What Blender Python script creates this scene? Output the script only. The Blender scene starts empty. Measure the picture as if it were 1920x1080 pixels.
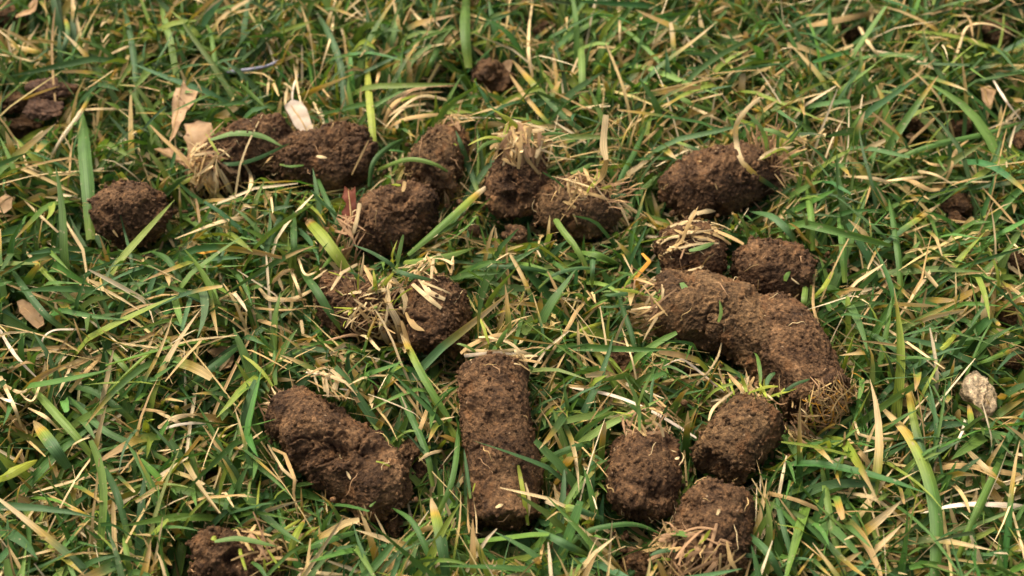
import bpy, bmesh, math
import numpy as np
from mathutils import Vector

# ------------------------------------------------------------------ camera, world, sun, exposure
C = bpy.context.scene.collection
scene = bpy.context.scene
CM = 0.01                                  # everything below is authored in centimetres
H = 32.0                                   # camera height above the soil
PITCH = math.radians(48)
F = 960 / (18.0 / 50.0)                    # focal length in photo pixels (50 mm lens, 1920 wide)
cam_d = bpy.data.cameras.new('camera'); cam = bpy.data.objects.new('camera', cam_d); C.objects.link(cam)
cam.location = (0, 0, H * CM); cam.rotation_euler = (math.pi / 2 - PITCH, 0, 0)
cam_d.lens = 50; cam_d.sensor_width = 36; cam_d.clip_start = 0.01; cam_d.clip_end = 500
cam_d.dof.use_dof = True; cam_d.dof.focus_distance = 0.375; cam_d.dof.aperture_fstop = 17
scene.camera = cam
world = bpy.data.worlds.new("World"); scene.world = world; world.use_nodes = True
wn = world.node_tree; wn.nodes.clear()
SUN_EL, SUN_AZ = math.radians(56), math.radians(-38)     # azimuth from +Y (away from the camera), to the left
sky = wn.nodes.new('ShaderNodeTexSky'); sky.sky_type = 'NISHITA'; sky.sun_disc = False
sky.sun_elevation = SUN_EL; sky.sun_rotation = SUN_AZ
sky.air_density = 0.45; sky.dust_density = 8.0; sky.ozone_density = 0.0
bg = wn.nodes.new('ShaderNodeBackground'); bg.inputs['Strength'].default_value = 0.15
wo = wn.nodes.new('ShaderNodeOutputWorld')
wn.links.new(sky.outputs[0], bg.inputs[0]); wn.links.new(bg.outputs[0], wo.inputs[0])
sd = bpy.data.lights.new('sun', 'SUN'); sd.energy = 0.95; sd.angle = math.radians(55); sd.color = (1.0, 0.89, 0.68)
sun = bpy.data.objects.new('sun', sd); C.objects.link(sun)
sv = Vector((math.sin(SUN_AZ) * math.cos(SUN_EL), math.cos(SUN_AZ) * math.cos(SUN_EL), math.sin(SUN_EL)))
sun.rotation_euler = sv.to_track_quat('Z', 'Y').to_euler(); sun.location = (0, 0, 3)
vs = scene.view_settings; vs.view_transform = 'Standard'; vs.look = 'None'; vs.gamma = 1; vs.exposure = 0.95

rng = np.random.default_rng(7)
CAMP = np.array([0, 0, H])
FW = np.array([0, math.cos(PITCH), -math.sin(PITCH)]); UP = np.array([0, math.sin(PITCH), math.cos(PITCH)]); RT = np.array([1., 0, 0])

def ray(px, py):
    d = FW + RT * (px - 960) / F + UP * (540 - py) / F
    return d
def unproj(px, py, z):
    d = ray(px, py); return CAMP + d * ((z - H) / d[2])
def depth(P): return (P - CAMP) @ FW
def proj(P):
    q = P - CAMP; z = q @ FW
    return 960 + F * (q @ RT) / z, 540 - F * (q @ UP) / z, z

# ------------------------------------------------------------------ numpy noise
def _h(ix, iy, iz, s):
    h = (ix.astype(np.int64) * 374761393 + iy.astype(np.int64) * 668265263 + iz.astype(np.int64) * 2147483647 + s * 1274126177) & 0xFFFFFFFF
    h = ((h ^ (h >> 13)) * 1274126177) & 0xFFFFFFFF
    h = ((h ^ (h >> 16)) * 2246822519) & 0xFFFFFFFF
    return ((h ^ (h >> 15)) & 0xFFFFFF) / float(0xFFFFFF)
def vnoise(p, s=0):
    i = np.floor(p); f = p - i; u = f * f * f * (f * (f * 6 - 15) + 10)
    ix, iy, iz = i[:, 0], i[:, 1], i[:, 2]; r = 0
    for dx in (0, 1):
        wx = u[:, 0] if dx else 1 - u[:, 0]
        for dy in (0, 1):
            wy = u[:, 1] if dy else 1 - u[:, 1]
            for dz in (0, 1):
                wz = u[:, 2] if dz else 1 - u[:, 2]
                r = r + wx * wy * wz * _h(ix + dx, iy + dy, iz + dz, s)
    return r * 2 - 1
ROT = np.array([[0.36, 0.48, -0.8], [-0.8, 0.6, 0], [0.48, 0.64, 0.6]])
def fbm(p, o=3, s=0, g=0.5):
    a, t, n = 1.0, 0.0, 0.0
    for k in range(o):
        t = t + a * vnoise(p, s + k * 17); n += a; a *= g; p = (p @ ROT) * 2.03
    return t / n
def worley(p, s=0):
    i = np.floor(p); f1 = np.full(len(p), 9.0); f2 = np.full(len(p), 9.0); idv = np.zeros(len(p))
    for dx in (-1, 0, 1):
        for dy in (-1, 0, 1):
            for dz in (-1, 0, 1):
                cx, cy, cz = i[:, 0] + dx, i[:, 1] + dy, i[:, 2] + dz
                hx, hy, hz = _h(cx, cy, cz, s + 1), _h(cx, cy, cz, s + 2), _h(cx, cy, cz, s + 3)
                d = np.sqrt((cx + hx - p[:, 0]) ** 2 + (cy + hy - p[:, 1]) ** 2 + (cz + hz - p[:, 2]) ** 2)
                m = d < f1
                f2 = np.where(m, f1, np.minimum(f2, d)); idv = np.where(m, hx, idv); f1 = np.where(m, d, f1)
    return f1, f2, idv
def sst(a, b, x):
    t = np.clip((x - a) / (b - a), 0, 1); return t * t * (3 - 2 * t)

# ------------------------------------------------------------------ mesh + tagging helpers
def mesh_from(name, V, faces, mat, parent=None, col=None, bp=None, smooth=True, origin=None):
    """V (n,3) in cm, faces int array (m,4) or (m,3); one mesh object"""
    me = bpy.data.meshes.new(name); V = np.asarray(V, float)
    o3 = np.zeros(3) if origin is None else np.asarray(origin, float)
    me.vertices.add(len(V)); me.vertices.foreach_set('co', ((V - o3) * CM).astype(np.float32).ravel())
    faces = np.asarray(faces); k = faces.shape[1]
    me.loops.add(faces.size); me.loops.foreach_set('vertex_index', faces.astype(np.int32).ravel())
    me.polygons.add(len(faces)); me.polygons.foreach_set('loop_start', np.arange(0, faces.size, k, dtype=np.int32))
    me.polygons.foreach_set('loop_total', np.full(len(faces), k, dtype=np.int32))
    me.polygons.foreach_set('use_smooth', np.full(len(faces), smooth, dtype=bool))
    if col is not None:
        a = me.attributes.new('Col', 'FLOAT_COLOR', 'POINT')
        c4 = np.ones((len(V), 4), np.float32); c4[:, :3] = col; a.data.foreach_set('color', c4.ravel())
    if bp is not None:
        a = me.attributes.new('bp', 'FLOAT_VECTOR', 'POINT'); a.data.foreach_set('vector', np.asarray(bp, np.float32).ravel())
    me.update(calc_edges=True); me.validate()
    me.materials.append(mat)
    ob = bpy.data.objects.new(name, me); C.objects.link(ob)
    if parent is not None: ob.parent = parent
    elif origin is not None: ob.location = o3 * CM
    return ob
def tag(o, label=None, cat=None, group=None, kind=None):
    if label: o['label'] = label
    if cat: o['category'] = cat
    if group: o['group'] = group
    if kind: o['kind'] = kind
    return o
def empty(name, P):
    o = bpy.data.objects.new(name, None); C.objects.link(o); o.location = np.asarray(P) * CM
    o.empty_display_size = 0.005; return o

# ------------------------------------------------------------------ materials
def N(nt, t, **kw):
    n = nt.nodes.new(t)
    for k, v in kw.items():
        if k in n.inputs: n.inputs[k].default_value = v
        else: setattr(n, k, v)
    return n
def ramp(nt, fac, stops, interp='LINEAR'):
    r = nt.nodes.new('ShaderNodeValToRGB'); e = r.color_ramp.elements; r.color_ramp.interpolation = interp
    while len(e) < len(stops): e.new(0.5)
    for el, (p, c) in zip(e, stops):
        el.position = p; el.color = (*c, 1) if len(c) == 3 else c
    nt.links.new(fac, r.inputs[0]); return r.outputs[0]
def blade_mat(name, rough, trans, stripes, stripe_amt, bump, spec=0.4, mottled=0.25):
    m = bpy.data.materials.new(name); m.use_nodes = True; nt = m.node_tree; nt.nodes.clear(); L = nt.links.new
    col = N(nt, 'ShaderNodeAttribute', attribute_name='Col'); bp = N(nt, 'ShaderNodeAttribute', attribute_name='bp')
    sep = N(nt, 'ShaderNodeSeparateXYZ'); L(bp.outputs['Vector'], sep.inputs[0])
    mul = N(nt, 'ShaderNodeMath', operation='MULTIPLY'); L(sep.outputs[0], mul.inputs[0]); mul.inputs[1].default_value = stripes * 6.283
    sn = N(nt, 'ShaderNodeMath', operation='SINE'); L(mul.outputs[0], sn.inputs[0])
    # fibres: noise stretched along the blade
    cmb = N(nt, 'ShaderNodeCombineXYZ')
    m1 = N(nt, 'ShaderNodeMath', operation='MULTIPLY'); L(sep.outputs[0], m1.inputs[0]); m1.inputs[1].default_value = 9
    m2 = N(nt, 'ShaderNodeMath', operation='MULTIPLY'); L(sep.outputs[1], m2.inputs[0]); m2.inputs[1].default_value = 1.1
    L(m1.outputs[0], cmb.inputs[0]); L(m2.outputs[0], cmb.inputs[1]); L(sep.outputs[2], cmb.inputs[2])
    fib = N(nt, 'ShaderNodeTexNoise', Scale=1.0, Detail=3.0); L(cmb.outputs[0], fib.inputs['Vector'])
    tc = N(nt, 'ShaderNodeTexCoord')
    mot = N(nt, 'ShaderNodeTexNoise', Scale=260.0, Detail=3.0); L(tc.outputs['Object'], mot.inputs['Vector'])
    # value = 1 + a*stripe + b*(fib-.5) + c*(mot-.5)
    a = N(nt, 'ShaderNodeMath', operation='MULTIPLY_ADD'); L(sn.outputs[0], a.inputs[0]); a.inputs[1].default_value = stripe_amt; a.inputs[2].default_value = 1.0
    b = N(nt, 'ShaderNodeMath', operation='MULTIPLY_ADD'); L(fib.outputs[0], b.inputs[0]); b.inputs[1].default_value = 0.8; b.inputs[2].default_value = -0.4
    c = N(nt, 'ShaderNodeMath', operation='MULTIPLY_ADD'); L(mot.outputs[0], c.inputs[0]); c.inputs[1].default_value = 2 * mottled; c.inputs[2].default_value = -mottled
    s1 = N(nt, 'ShaderNodeMath', operation='ADD'); L(a.outputs[0], s1.inputs[0]); L(b.outputs[0], s1.inputs[1])
    s2 = N(nt, 'ShaderNodeMath', operation='ADD'); L(s1.outputs[0], s2.inputs[0]); L(c.outputs[0], s2.inputs[1])
    mr = ramp(nt, sep.outputs[0], [(0.40, (0, 0, 0)), (0.475, (.16, .16, .16)), (0.50, (-.05, -.05, -.05)), (0.525, (.16, .16, .16)), (0.60, (0, 0, 0))])
    s3 = N(nt, 'ShaderNodeMath', operation='ADD'); L(s2.outputs[0], s3.inputs[0]); L(mr, s3.inputs[1]); s2 = s3
    cm = N(nt, 'ShaderNodeVectorMath', operation='SCALE'); L(col.outputs['Color'], cm.inputs[0]); L(s2.outputs[0], cm.inputs['Scale'])
    bmp = N(nt, 'ShaderNodeBump', Strength=bump, Distance=0.0002); L(s1.outputs[0], bmp.inputs['Height'])
    # scuffs: small dry spots with a shape of their own
    sp = N(nt, 'ShaderNodeTexNoise', Scale=620.0, Detail=2.0); L(tc.outputs['Object'], sp.inputs['Vector'])
    spf = ramp(nt, sp.outputs[0], [(0.67, (0, 0, 0)), (0.73, (.65, .65, .65))])
    sm = N(nt, 'ShaderNodeMix', data_type='RGBA'); L(spf, sm.inputs[0]); L(cm.outputs[0], sm.inputs[6]); sm.inputs[7].default_value = (.36, .30, .17, 1)
    class _o: outputs = [sm.outputs[2]]
    cm = _o
    pr = N(nt, 'ShaderNodeBsdfPrincipled', Roughness=rough); pr.inputs['Specular IOR Level'].default_value = spec
    L(cm.outputs[0], pr.inputs['Base Color']); L(bmp.outputs[0], pr.inputs['Normal'])
    tr = N(nt, 'ShaderNodeBsdfTranslucent')
    tm = N(nt, 'ShaderNodeVectorMath', operation='MULTIPLY'); L(cm.outputs[0], tm.inputs[0]); tm.inputs[1].default_value = (1.5, 1.35, 0.7)
    L(tm.outputs[0], tr.inputs['Color'])
    mx = N(nt, 'ShaderNodeMixShader', Fac=trans); L(pr.outputs[0], mx.inputs[1]); L(tr.outputs[0], mx.inputs[2])
    out = N(nt, 'ShaderNodeOutputMaterial'); L(mx.outputs[0], out.inputs[0]); return m
M_GRASS = blade_mat('green_grass', 0.52, 0.25, 6, 0.11, 0.4, 0.32)
M_STRAW = blade_mat('dry_straw', 0.7, 0.12, 4, 0.09, 0.8, 0.2, 0.35)
M_ROOT = blade_mat('root_fibre', 0.8, 0.1, 1, 0.0, 0.2, 0.15)

def soil_mat(name, dark, mid, light, clay=0.59, speck=(0.34, 0.23, 0.13)):
    m = bpy.data.materials.new(name); m.use_nodes = True; nt = m.node_tree; nt.nodes.clear(); L = nt.links.new
    tc = N(nt, 'ShaderNodeTexCoord'); co = tc.outputs['Object']
    n1 = N(nt, 'ShaderNodeTexNoise', Scale=110.0, Detail=5.0, Roughness=0.62); L(co, n1.inputs['Vector'])
    c1 = ramp(nt, n1.outputs[0], [(0.34, dark), (0.52, mid), (0.70, light)])
    n2 = N(nt, 'ShaderNodeTexNoise', Scale=900.0, Detail=4.0, Roughness=0.7); L(co, n2.inputs['Vector'])
    k2 = ramp(nt, n2.outputs[0], [(0.33, (0.38, 0.37, 0.36)), (0.52, (1, 1, 1)), (0.68, (1.75, 1.65, 1.45))])
    mu = N(nt, 'ShaderNodeMix', data_type='RGBA', blend_type='MULTIPLY'); mu.inputs[0].default_value = 1
    L(c1, mu.inputs[6]); L(k2, mu.inputs[7])
    n5 = N(nt, 'ShaderNodeTexNoise', Scale=42.0, Detail=4.0, Roughness=0.6); n5.inputs['Distortion'].default_value = 0.5; L(co, n5.inputs['Vector'])
    k5 = ramp(nt, n5.outputs[0], [(0.36, (0.58, 0.56, 0.56)), (0.50, (1, 1, 1)), (0.64, (1.40, 1.42, 1.40))])
    mu5 = N(nt, 'ShaderNodeMix', data_type='RGBA', blend_type='MULTIPLY'); mu5.inputs[0].default_value = 1; L(mu.outputs[2], mu5.inputs[6]); L(k5, mu5.inputs[7]); mu = mu5
    # sparse orange clay patches
    n3 = N(nt, 'ShaderNodeTexNoise', Scale=170.0, Detail=3.0); n3.inputs['Distortion'].default_value = 0.6
    mp = N(nt, 'ShaderNodeMapping'); mp.inputs['Location'].default_value = (3.1, 7.7, 1.3); L(co, mp.inputs[0]); L(mp.outputs[0], n3.inputs['Vector'])
    f3 = ramp(nt, n3.outputs[0], [(clay, (0, 0, 0)), (clay + .12, (0.75, 0.75, 0.75))])
    mo = N(nt, 'ShaderNodeMix', data_type='RGBA'); L(f3, mo.inputs[0]); L(mu.outputs[2], mo.inputs[6]); mo.inputs[7].default_value = (0.235, 0.115, 0.045, 1)
    nf = N(nt, 'ShaderNodeTexNoise', Scale=260.0, Detail=2.0); nf.inputs['Distortion'].default_value = 1.2; L(co, nf.inputs['Vector'])
    ff = ramp(nt, nf.outputs[0], [(0.488, (0, 0, 0)), (0.497, (.6, .6, .6)), (0.503, (.6, .6, .6)), (0.512, (0, 0, 0))])
    fk = N(nt, 'ShaderNodeMath', operation='MULTIPLY'); L(ff, fk.inputs[0]); kk_ = ramp(nt, n1.outputs[0], [(0.45, (0, 0, 0)), (0.6, (1, 1, 1))]); L(kk_, fk.inputs[1])
    mf = N(nt, 'ShaderNodeMix', data_type='RGBA'); L(fk.outputs[0], mf.inputs[0]); L(mo.outputs[2], mf.inputs[6]); mf.inputs[7].default_value = (0.30, 0.19, 0.09, 1); mo = mf
    # sand grains
    vo = N(nt, 'ShaderNodeTexVoronoi', Scale=1100.0); L(co, vo.inputs['Vector'])
    sx = N(nt, 'ShaderNodeSeparateColor'); L(vo.outputs['Color'], sx.inputs[0])
    g = ramp(nt, sx.outputs[0], [(0.978, (0, 0, 0)), (0.982, (1, 1, 1))], 'CONSTANT')
    dd = ramp(nt, vo.outputs['Distance'], [(0.25, (1, 1, 1)), (0.42, (0, 0, 0))])
    gm = N(nt, 'ShaderNodeMath', operation='MULTIPLY'); L(g, gm.inputs[0]); L(dd, gm.inputs[1])
    ms = N(nt, 'ShaderNodeMix', data_type='RGBA'); L(gm.outputs[0], ms.inputs[0]); L(mo.outputs[2], ms.inputs[6]); ms.inputs[7].default_value = (*speck, 1)
    n4 = N(nt, 'ShaderNodeTexNoise', Scale=1700.0, Detail=4.0, Roughness=0.7); L(co, n4.inputs['Vector'])
    b1 = N(nt, 'ShaderNodeBump', Strength=1.0, Distance=0.0007); L(n4.outputs[0], b1.inputs['Height'])
    b2 = N(nt, 'ShaderNodeBump', Strength=1.0, Distance=0.0010); L(n2.outputs[0], b2.inputs['Height']); L(b1.outputs[0], b2.inputs['Normal'])
    pr = N(nt, 'ShaderNodeBsdfPrincipled'); pr.inputs['Specular IOR Level'].default_value = 0.16
    rr = ramp(nt, n1.outputs[0], [(0.3, (0.55,) * 3), (0.6, (0.85,) * 3)])
    L(rr, pr.inputs['Roughness']); L(ms.outputs[2], pr.inputs['Base Color']); L(b2.outputs[0], pr.inputs['Normal'])
    out = N(nt, 'ShaderNodeOutputMaterial'); L(pr.outputs[0], out.inputs[0]); return m
M_SOIL = soil_mat('core_soil', (0.066, 0.036, 0.017), (0.152, 0.085, 0.040), (0.31, 0.180, 0.086))
M_SOIL2 = soil_mat('core_soil_light', (0.085, 0.049, 0.022), (0.180, 0.107, 0.049), (0.34, 0.21, 0.098), clay=0.55)
M_CLAY = soil_mat('smooth_clay', (0.12, 0.07, 0.045), (0.16, 0.095, 0.06), (0.20, 0.12, 0.08))
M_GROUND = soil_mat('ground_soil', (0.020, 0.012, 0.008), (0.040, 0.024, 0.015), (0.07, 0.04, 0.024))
M_STONE = soil_mat('pale_stone', (0.48, 0.37, 0.21), (0.57, 0.45, 0.28), (0.65, 0.53, 0.35), speck=(0.62, 0.48, 0.3))
def plain_mat(name, cols, rough=0.6, scale=220, spots=None, trans=0.0):
    m = bpy.data.materials.new(name); m.use_nodes = True; nt = m.node_tree; nt.nodes.clear(); L = nt.links.new
    tc = N(nt, 'ShaderNodeTexCoord'); n1 = N(nt, 'ShaderNodeTexNoise', Scale=float(scale), Detail=5.0, Roughness=0.6); L(tc.outputs['Object'], n1.inputs['Vector'])
    c = ramp(nt, n1.outputs[0], [(0.3, cols[0]), (0.5, cols[1]), (0.72, cols[2])])
    if spots:
        n2 = N(nt, 'ShaderNodeTexNoise', Scale=420.0, Detail=1.0); L(tc.outputs['Object'], n2.inputs['Vector'])
        f = ramp(nt, n2.outputs[0], [(0.68, (0, 0, 0)), (0.72, (0.8, 0.8, 0.8))])
        mo = N(nt, 'ShaderNodeMix', data_type='RGBA'); L(f, mo.inputs[0]); L(c, mo.inputs[6]); mo.inputs[7].default_value = (*spots, 1); c = mo.outputs[2]
    b = N(nt, 'ShaderNodeBump', Strength=0.6, Distance=0.0003); L(n1.outputs[0], b.inputs['Height'])
    pr = N(nt, 'ShaderNodeBsdfPrincipled', Roughness=rough); pr.inputs['Specular IOR Level'].default_value = 0.1; L(c, pr.inputs['Base Color']); L(b.outputs[0], pr.inputs['Normal'])
    tr = N(nt, 'ShaderNodeBsdfTranslucent'); L(c, tr.inputs['Color'])
    mx = N(nt, 'ShaderNodeMixShader', Fac=trans); L(pr.outputs[0], mx.inputs[1]); L(tr.outputs[0], mx.inputs[2])
    out = N(nt, 'ShaderNodeOutputMaterial'); L(mx.outputs[0], out.inputs[0]); return m
M_LEAF_TAN = plain_mat('tan_leaf', ((0.30, 0.18, 0.085), (0.46, 0.30, 0.155), (0.56, 0.39, 0.22)), spots=(0.16, 0.08, 0.04), trans=0.15)
M_LEAF_RED = plain_mat('red_brown_leaf', ((0.06, 0.016, 0.008), (0.10, 0.028, 0.013), (0.14, 0.042, 0.02)))
M_LEAF_PALE = plain_mat('pale_leaf', ((0.36, 0.28, 0.18), (0.52, 0.43, 0.31), (0.64, 0.55, 0.42)), trans=0.1)
M_TWIG = plain_mat('grey_twig', ((0.10, 0.10, 0.12), (0.22, 0.22, 0.27), (0.36, 0.36, 0.42)))
M_BUD = plain_mat('dark_bud', ((0.05, 0.012, 0.02), (0.09, 0.025, 0.035), (0.14, 0.05, 0.06)))

# ------------------------------------------------------------------ ribbons (blades, straws, fibres)
GREENS = np.array([[0.055, 0.128, 0.026], [0.074, 0.160, 0.030], [0.104, 0.196, 0.032], [0.064, 0.138, 0.044], [0.142, 0.228, 0.044], [0.043, 0.104, 0.026]])
STRAWS = np.array([[0.54, 0.40, 0.17], [0.62, 0.48, 0.24], [0.44, 0.30, 0.12], [0.70, 0.58, 0.35], [0.40, 0.27, 0.12], [0.56, 0.45, 0.18]])
YEL = np.array([0.46, 0.31, 0.045]); YG = np.array([0.26, 0.33, 0.04])

def ribbon_mesh(P, Wd, w, fold, col, seed, A=3):
    """P (n,k,3), Wd (n,k,3) unit width dirs, w (n,k) half... full widths, fold (n,) arch depth ratio, col (n,k,3)"""
    n, k, _ = P.shape
    T = np.gradient(P, axis=1); T /= np.linalg.norm(T, axis=2, keepdims=True) + 1e-9
    Wd = Wd - T * np.sum(Wd * T, axis=2, keepdims=True); Wd /= np.linalg.norm(Wd, axis=2, keepdims=True) + 1e-9
    Nn = np.cross(T, Wd)
    us = np.linspace(-1, 1, A)
    V = np.empty((n, k, A, 3)); bp = np.empty((n, k, A, 3)); cc = np.empty((n, k, A, 3))
    seg = np.concatenate([np.zeros((n, 1)), np.cumsum(np.linalg.norm(np.diff(P, axis=1), axis=2), axis=1)], axis=1)
    for j, u in enumerate(us):
        V[:, :, j] = P + Wd * (w * 0.5 * u)[..., None] - Nn * (w * fold[:, None] * (1 - abs(u)) * 1.0)[..., None]
        bp[:, :, j, 0] = (u + 1) / 2; bp[:, :, j, 1] = seg; bp[:, :, j, 2] = seed[:, None]
        cc[:, :, j] = col
    idx = np.arange(n * k * A).reshape(n, k, A)
    f = np.stack([idx[:, :-1, :-1], idx[:, 1:, :-1], idx[:, 1:, 1:], idx[:, :-1, 1:]], axis=-1).reshape(-1, 4)
    return V.reshape(-1, 3), f, cc.reshape(-1, 3), bp.reshape(-1, 3)
class RB:                                   # collects ribbon batches into ONE mesh
    def __init__(s): s.v, s.f, s.c, s.b, s.n = [], [], [], [], 0
    def add(s, V, f, c, b): s.v.append(V); s.f.append(f + s.n); s.c.append(c); s.b.append(b); s.n += len(V)
    def build(s, name, mat, parent=None, origin=None):
        return mesh_from(name, np.concatenate(s.v), np.concatenate(s.f), mat, parent, np.concatenate(s.c), np.concatenate(s.b), origin=origin)
def norm(v): v = np.asarray(v, float); return v / (np.linalg.norm(v, axis=-1, keepdims=True) + 1e-9)
def catmull(pts, n, smooth=True):
    pts = np.asarray(pts, float)
    seg = np.concatenate([[0], np.cumsum(np.linalg.norm(np.diff(pts[:, :3], axis=0), axis=1))]); t = np.linspace(0, seg[-1], n)
    if not smooth or len(pts) < 3:
        return np.stack([np.interp(t, seg, pts[:, i]) for i in range(pts.shape[1])], 1)
    q = np.vstack([2 * pts[0] - pts[1], pts, 2 * pts[-1] - pts[-2]]); out = []
    for x in t:
        i = min(np.searchsorted(seg, x, 'right') - 1, len(pts) - 2); u = (x - seg[i]) / (seg[i + 1] - seg[i] + 1e-9)
        a, b, c, d = q[i], q[i + 1], q[i + 2], q[i + 3]
        out.append(0.5 * (2 * b + (c - a) * u + (2 * a - 5 * b + 4 * c - d) * u * u + (3 * b - a - 3 * c + d) * u ** 3))
    return np.array(out)

# palettes along a blade, base -> tip
def pal(code, k, r):
    t = np.linspace(0, 1, k)[:, None]; g = GREENS[r.integers(len(GREENS))] * r.uniform(0.85, 1.2); s = STRAWS[r.integers(4)] * r.uniform(0.9, 1.1)
    if code == 'g': return g * (1 - 0.0 * t) + (YG - g) * sst(0.22, 0.0, t) * 0.5
    if code == 'l': g = np.array([0.16, 0.27, 0.07]); return g + 0 * t                       # light green
    if code == 'p': return g + (np.array([0.62, 0.58, 0.42]) - g) * sst(0.84, 0.95, t)       # green, bleached tip
    if code == 'y':
        c = g + (YG - g) * sst(0.35, 0.6, t) * .7; c = c + (YEL - c) * sst(0.58, 0.74, t); s = s * .85; c = c + (s - c) * sst(0.70, 0.82, t); return c * (1 - .45 * sst(.97, 1, t))
    if code == 'v':
        c = YG * .8 + (YG * 1.05 - YG * .8) * t; c = c + (YEL - c) * sst(.80, .87, t); return c + (np.array([.50, .32, .15]) - c) * sst(.86, .89, t)
    if code == 'b':                                                                          # mostly dried: green foot, straw above
        c = g + (YEL - g) * sst(0.12, 0.3, t); return c + (s - c) * sst(0.28, 0.45, t)
    if code == 's': return np.array([0.62, 0.475, 0.24]) * r.uniform(.8, 1.12) * (1 + .12 * np.sin(t * 7 + r.uniform(0, 6)))
    if code == 'w': return np.array([0.78, 0.66, 0.48]) * (1 + .08 * np.sin(t * 6 + r.uniform(0, 6)))
    if code == 't': return np.array([0.46, 0.315, 0.13]) * r.uniform(.75, 1.15) * (1 + .15 * np.sin(t * 8 + r.uniform(0, 6)))
    if code == 'k': return np.array([0.36, 0.22, 0.11]) + 0 * t
    if code == 'o': return np.array([0.62, 0.30, 0.04]) + 0 * t
    if code == 'z': return YG * 1.1 + (YEL - YG) * 0.25 * t
def widths(shape, k, r):
    t = np.linspace(0, 1, k)
    if shape == 'blade': return np.interp(t, [0, .12, .35, .65, .85, .96, 1], [.60, .82, 1, .92, .60, .22, .04])
    if shape == 'chop': return np.interp(t, [0, .3, .7, 1], [.8, 1, .95, .72]) * (1 + 0.08 * np.sin(t * 9 + r.uniform(0, 6)))
    if shape == 'cut': return np.interp(t, [0, .15, .5, .85, .96, 1], [.70, .9, 1, .8, .62, .28])
    return np.interp(t, [0, .03, .5, .8, 1], [.7, 1, .95, .7, .12] if r.random() < .5 else [.25, .7, 1, .9, .55]) * (1 + 0.12 * np.sin(t * 9 + r.uniform(0, 6)))
def make_rib(rb, W3, wcm, code, r, shape='blade', smooth=True, twist=0.0, fold=0.22, k=22, A=5, face=None):
    if shape == 'cut' and code in 'stwko': shape, fold = 'chop', min(fold, .1)
    P = catmull(W3, k, smooth)
    if code in 'stwko': P = P + (fbm(P * 0.5 + r.uniform(0, 50), 2, 3)[:, None] * 0.07) * np.array([1, -1, 0.6])
    T = norm(np.gradient(P, axis=0)); view = norm(CAMP - P); nrm = norm(view * 0.6 + np.array([0, 0, 0.8])) if face is None else norm(face + 0 * P)
    Wd = norm(np.cross(T, nrm)); Nn = np.cross(T, Wd); a = (np.linspace(-.5, .5, k) * twist + r.uniform(-.35, .35))[:, None]
    Wd = Wd * np.cos(a) + Nn * np.sin(a)
    w = widths(shape, k, r) * wcm
    rb.add(*ribbon_mesh(P[None], Wd[None], w[None], np.array([fold]), pal(code, k, r)[None], np.array([r.uniform(0, 99)]), A))

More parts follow.
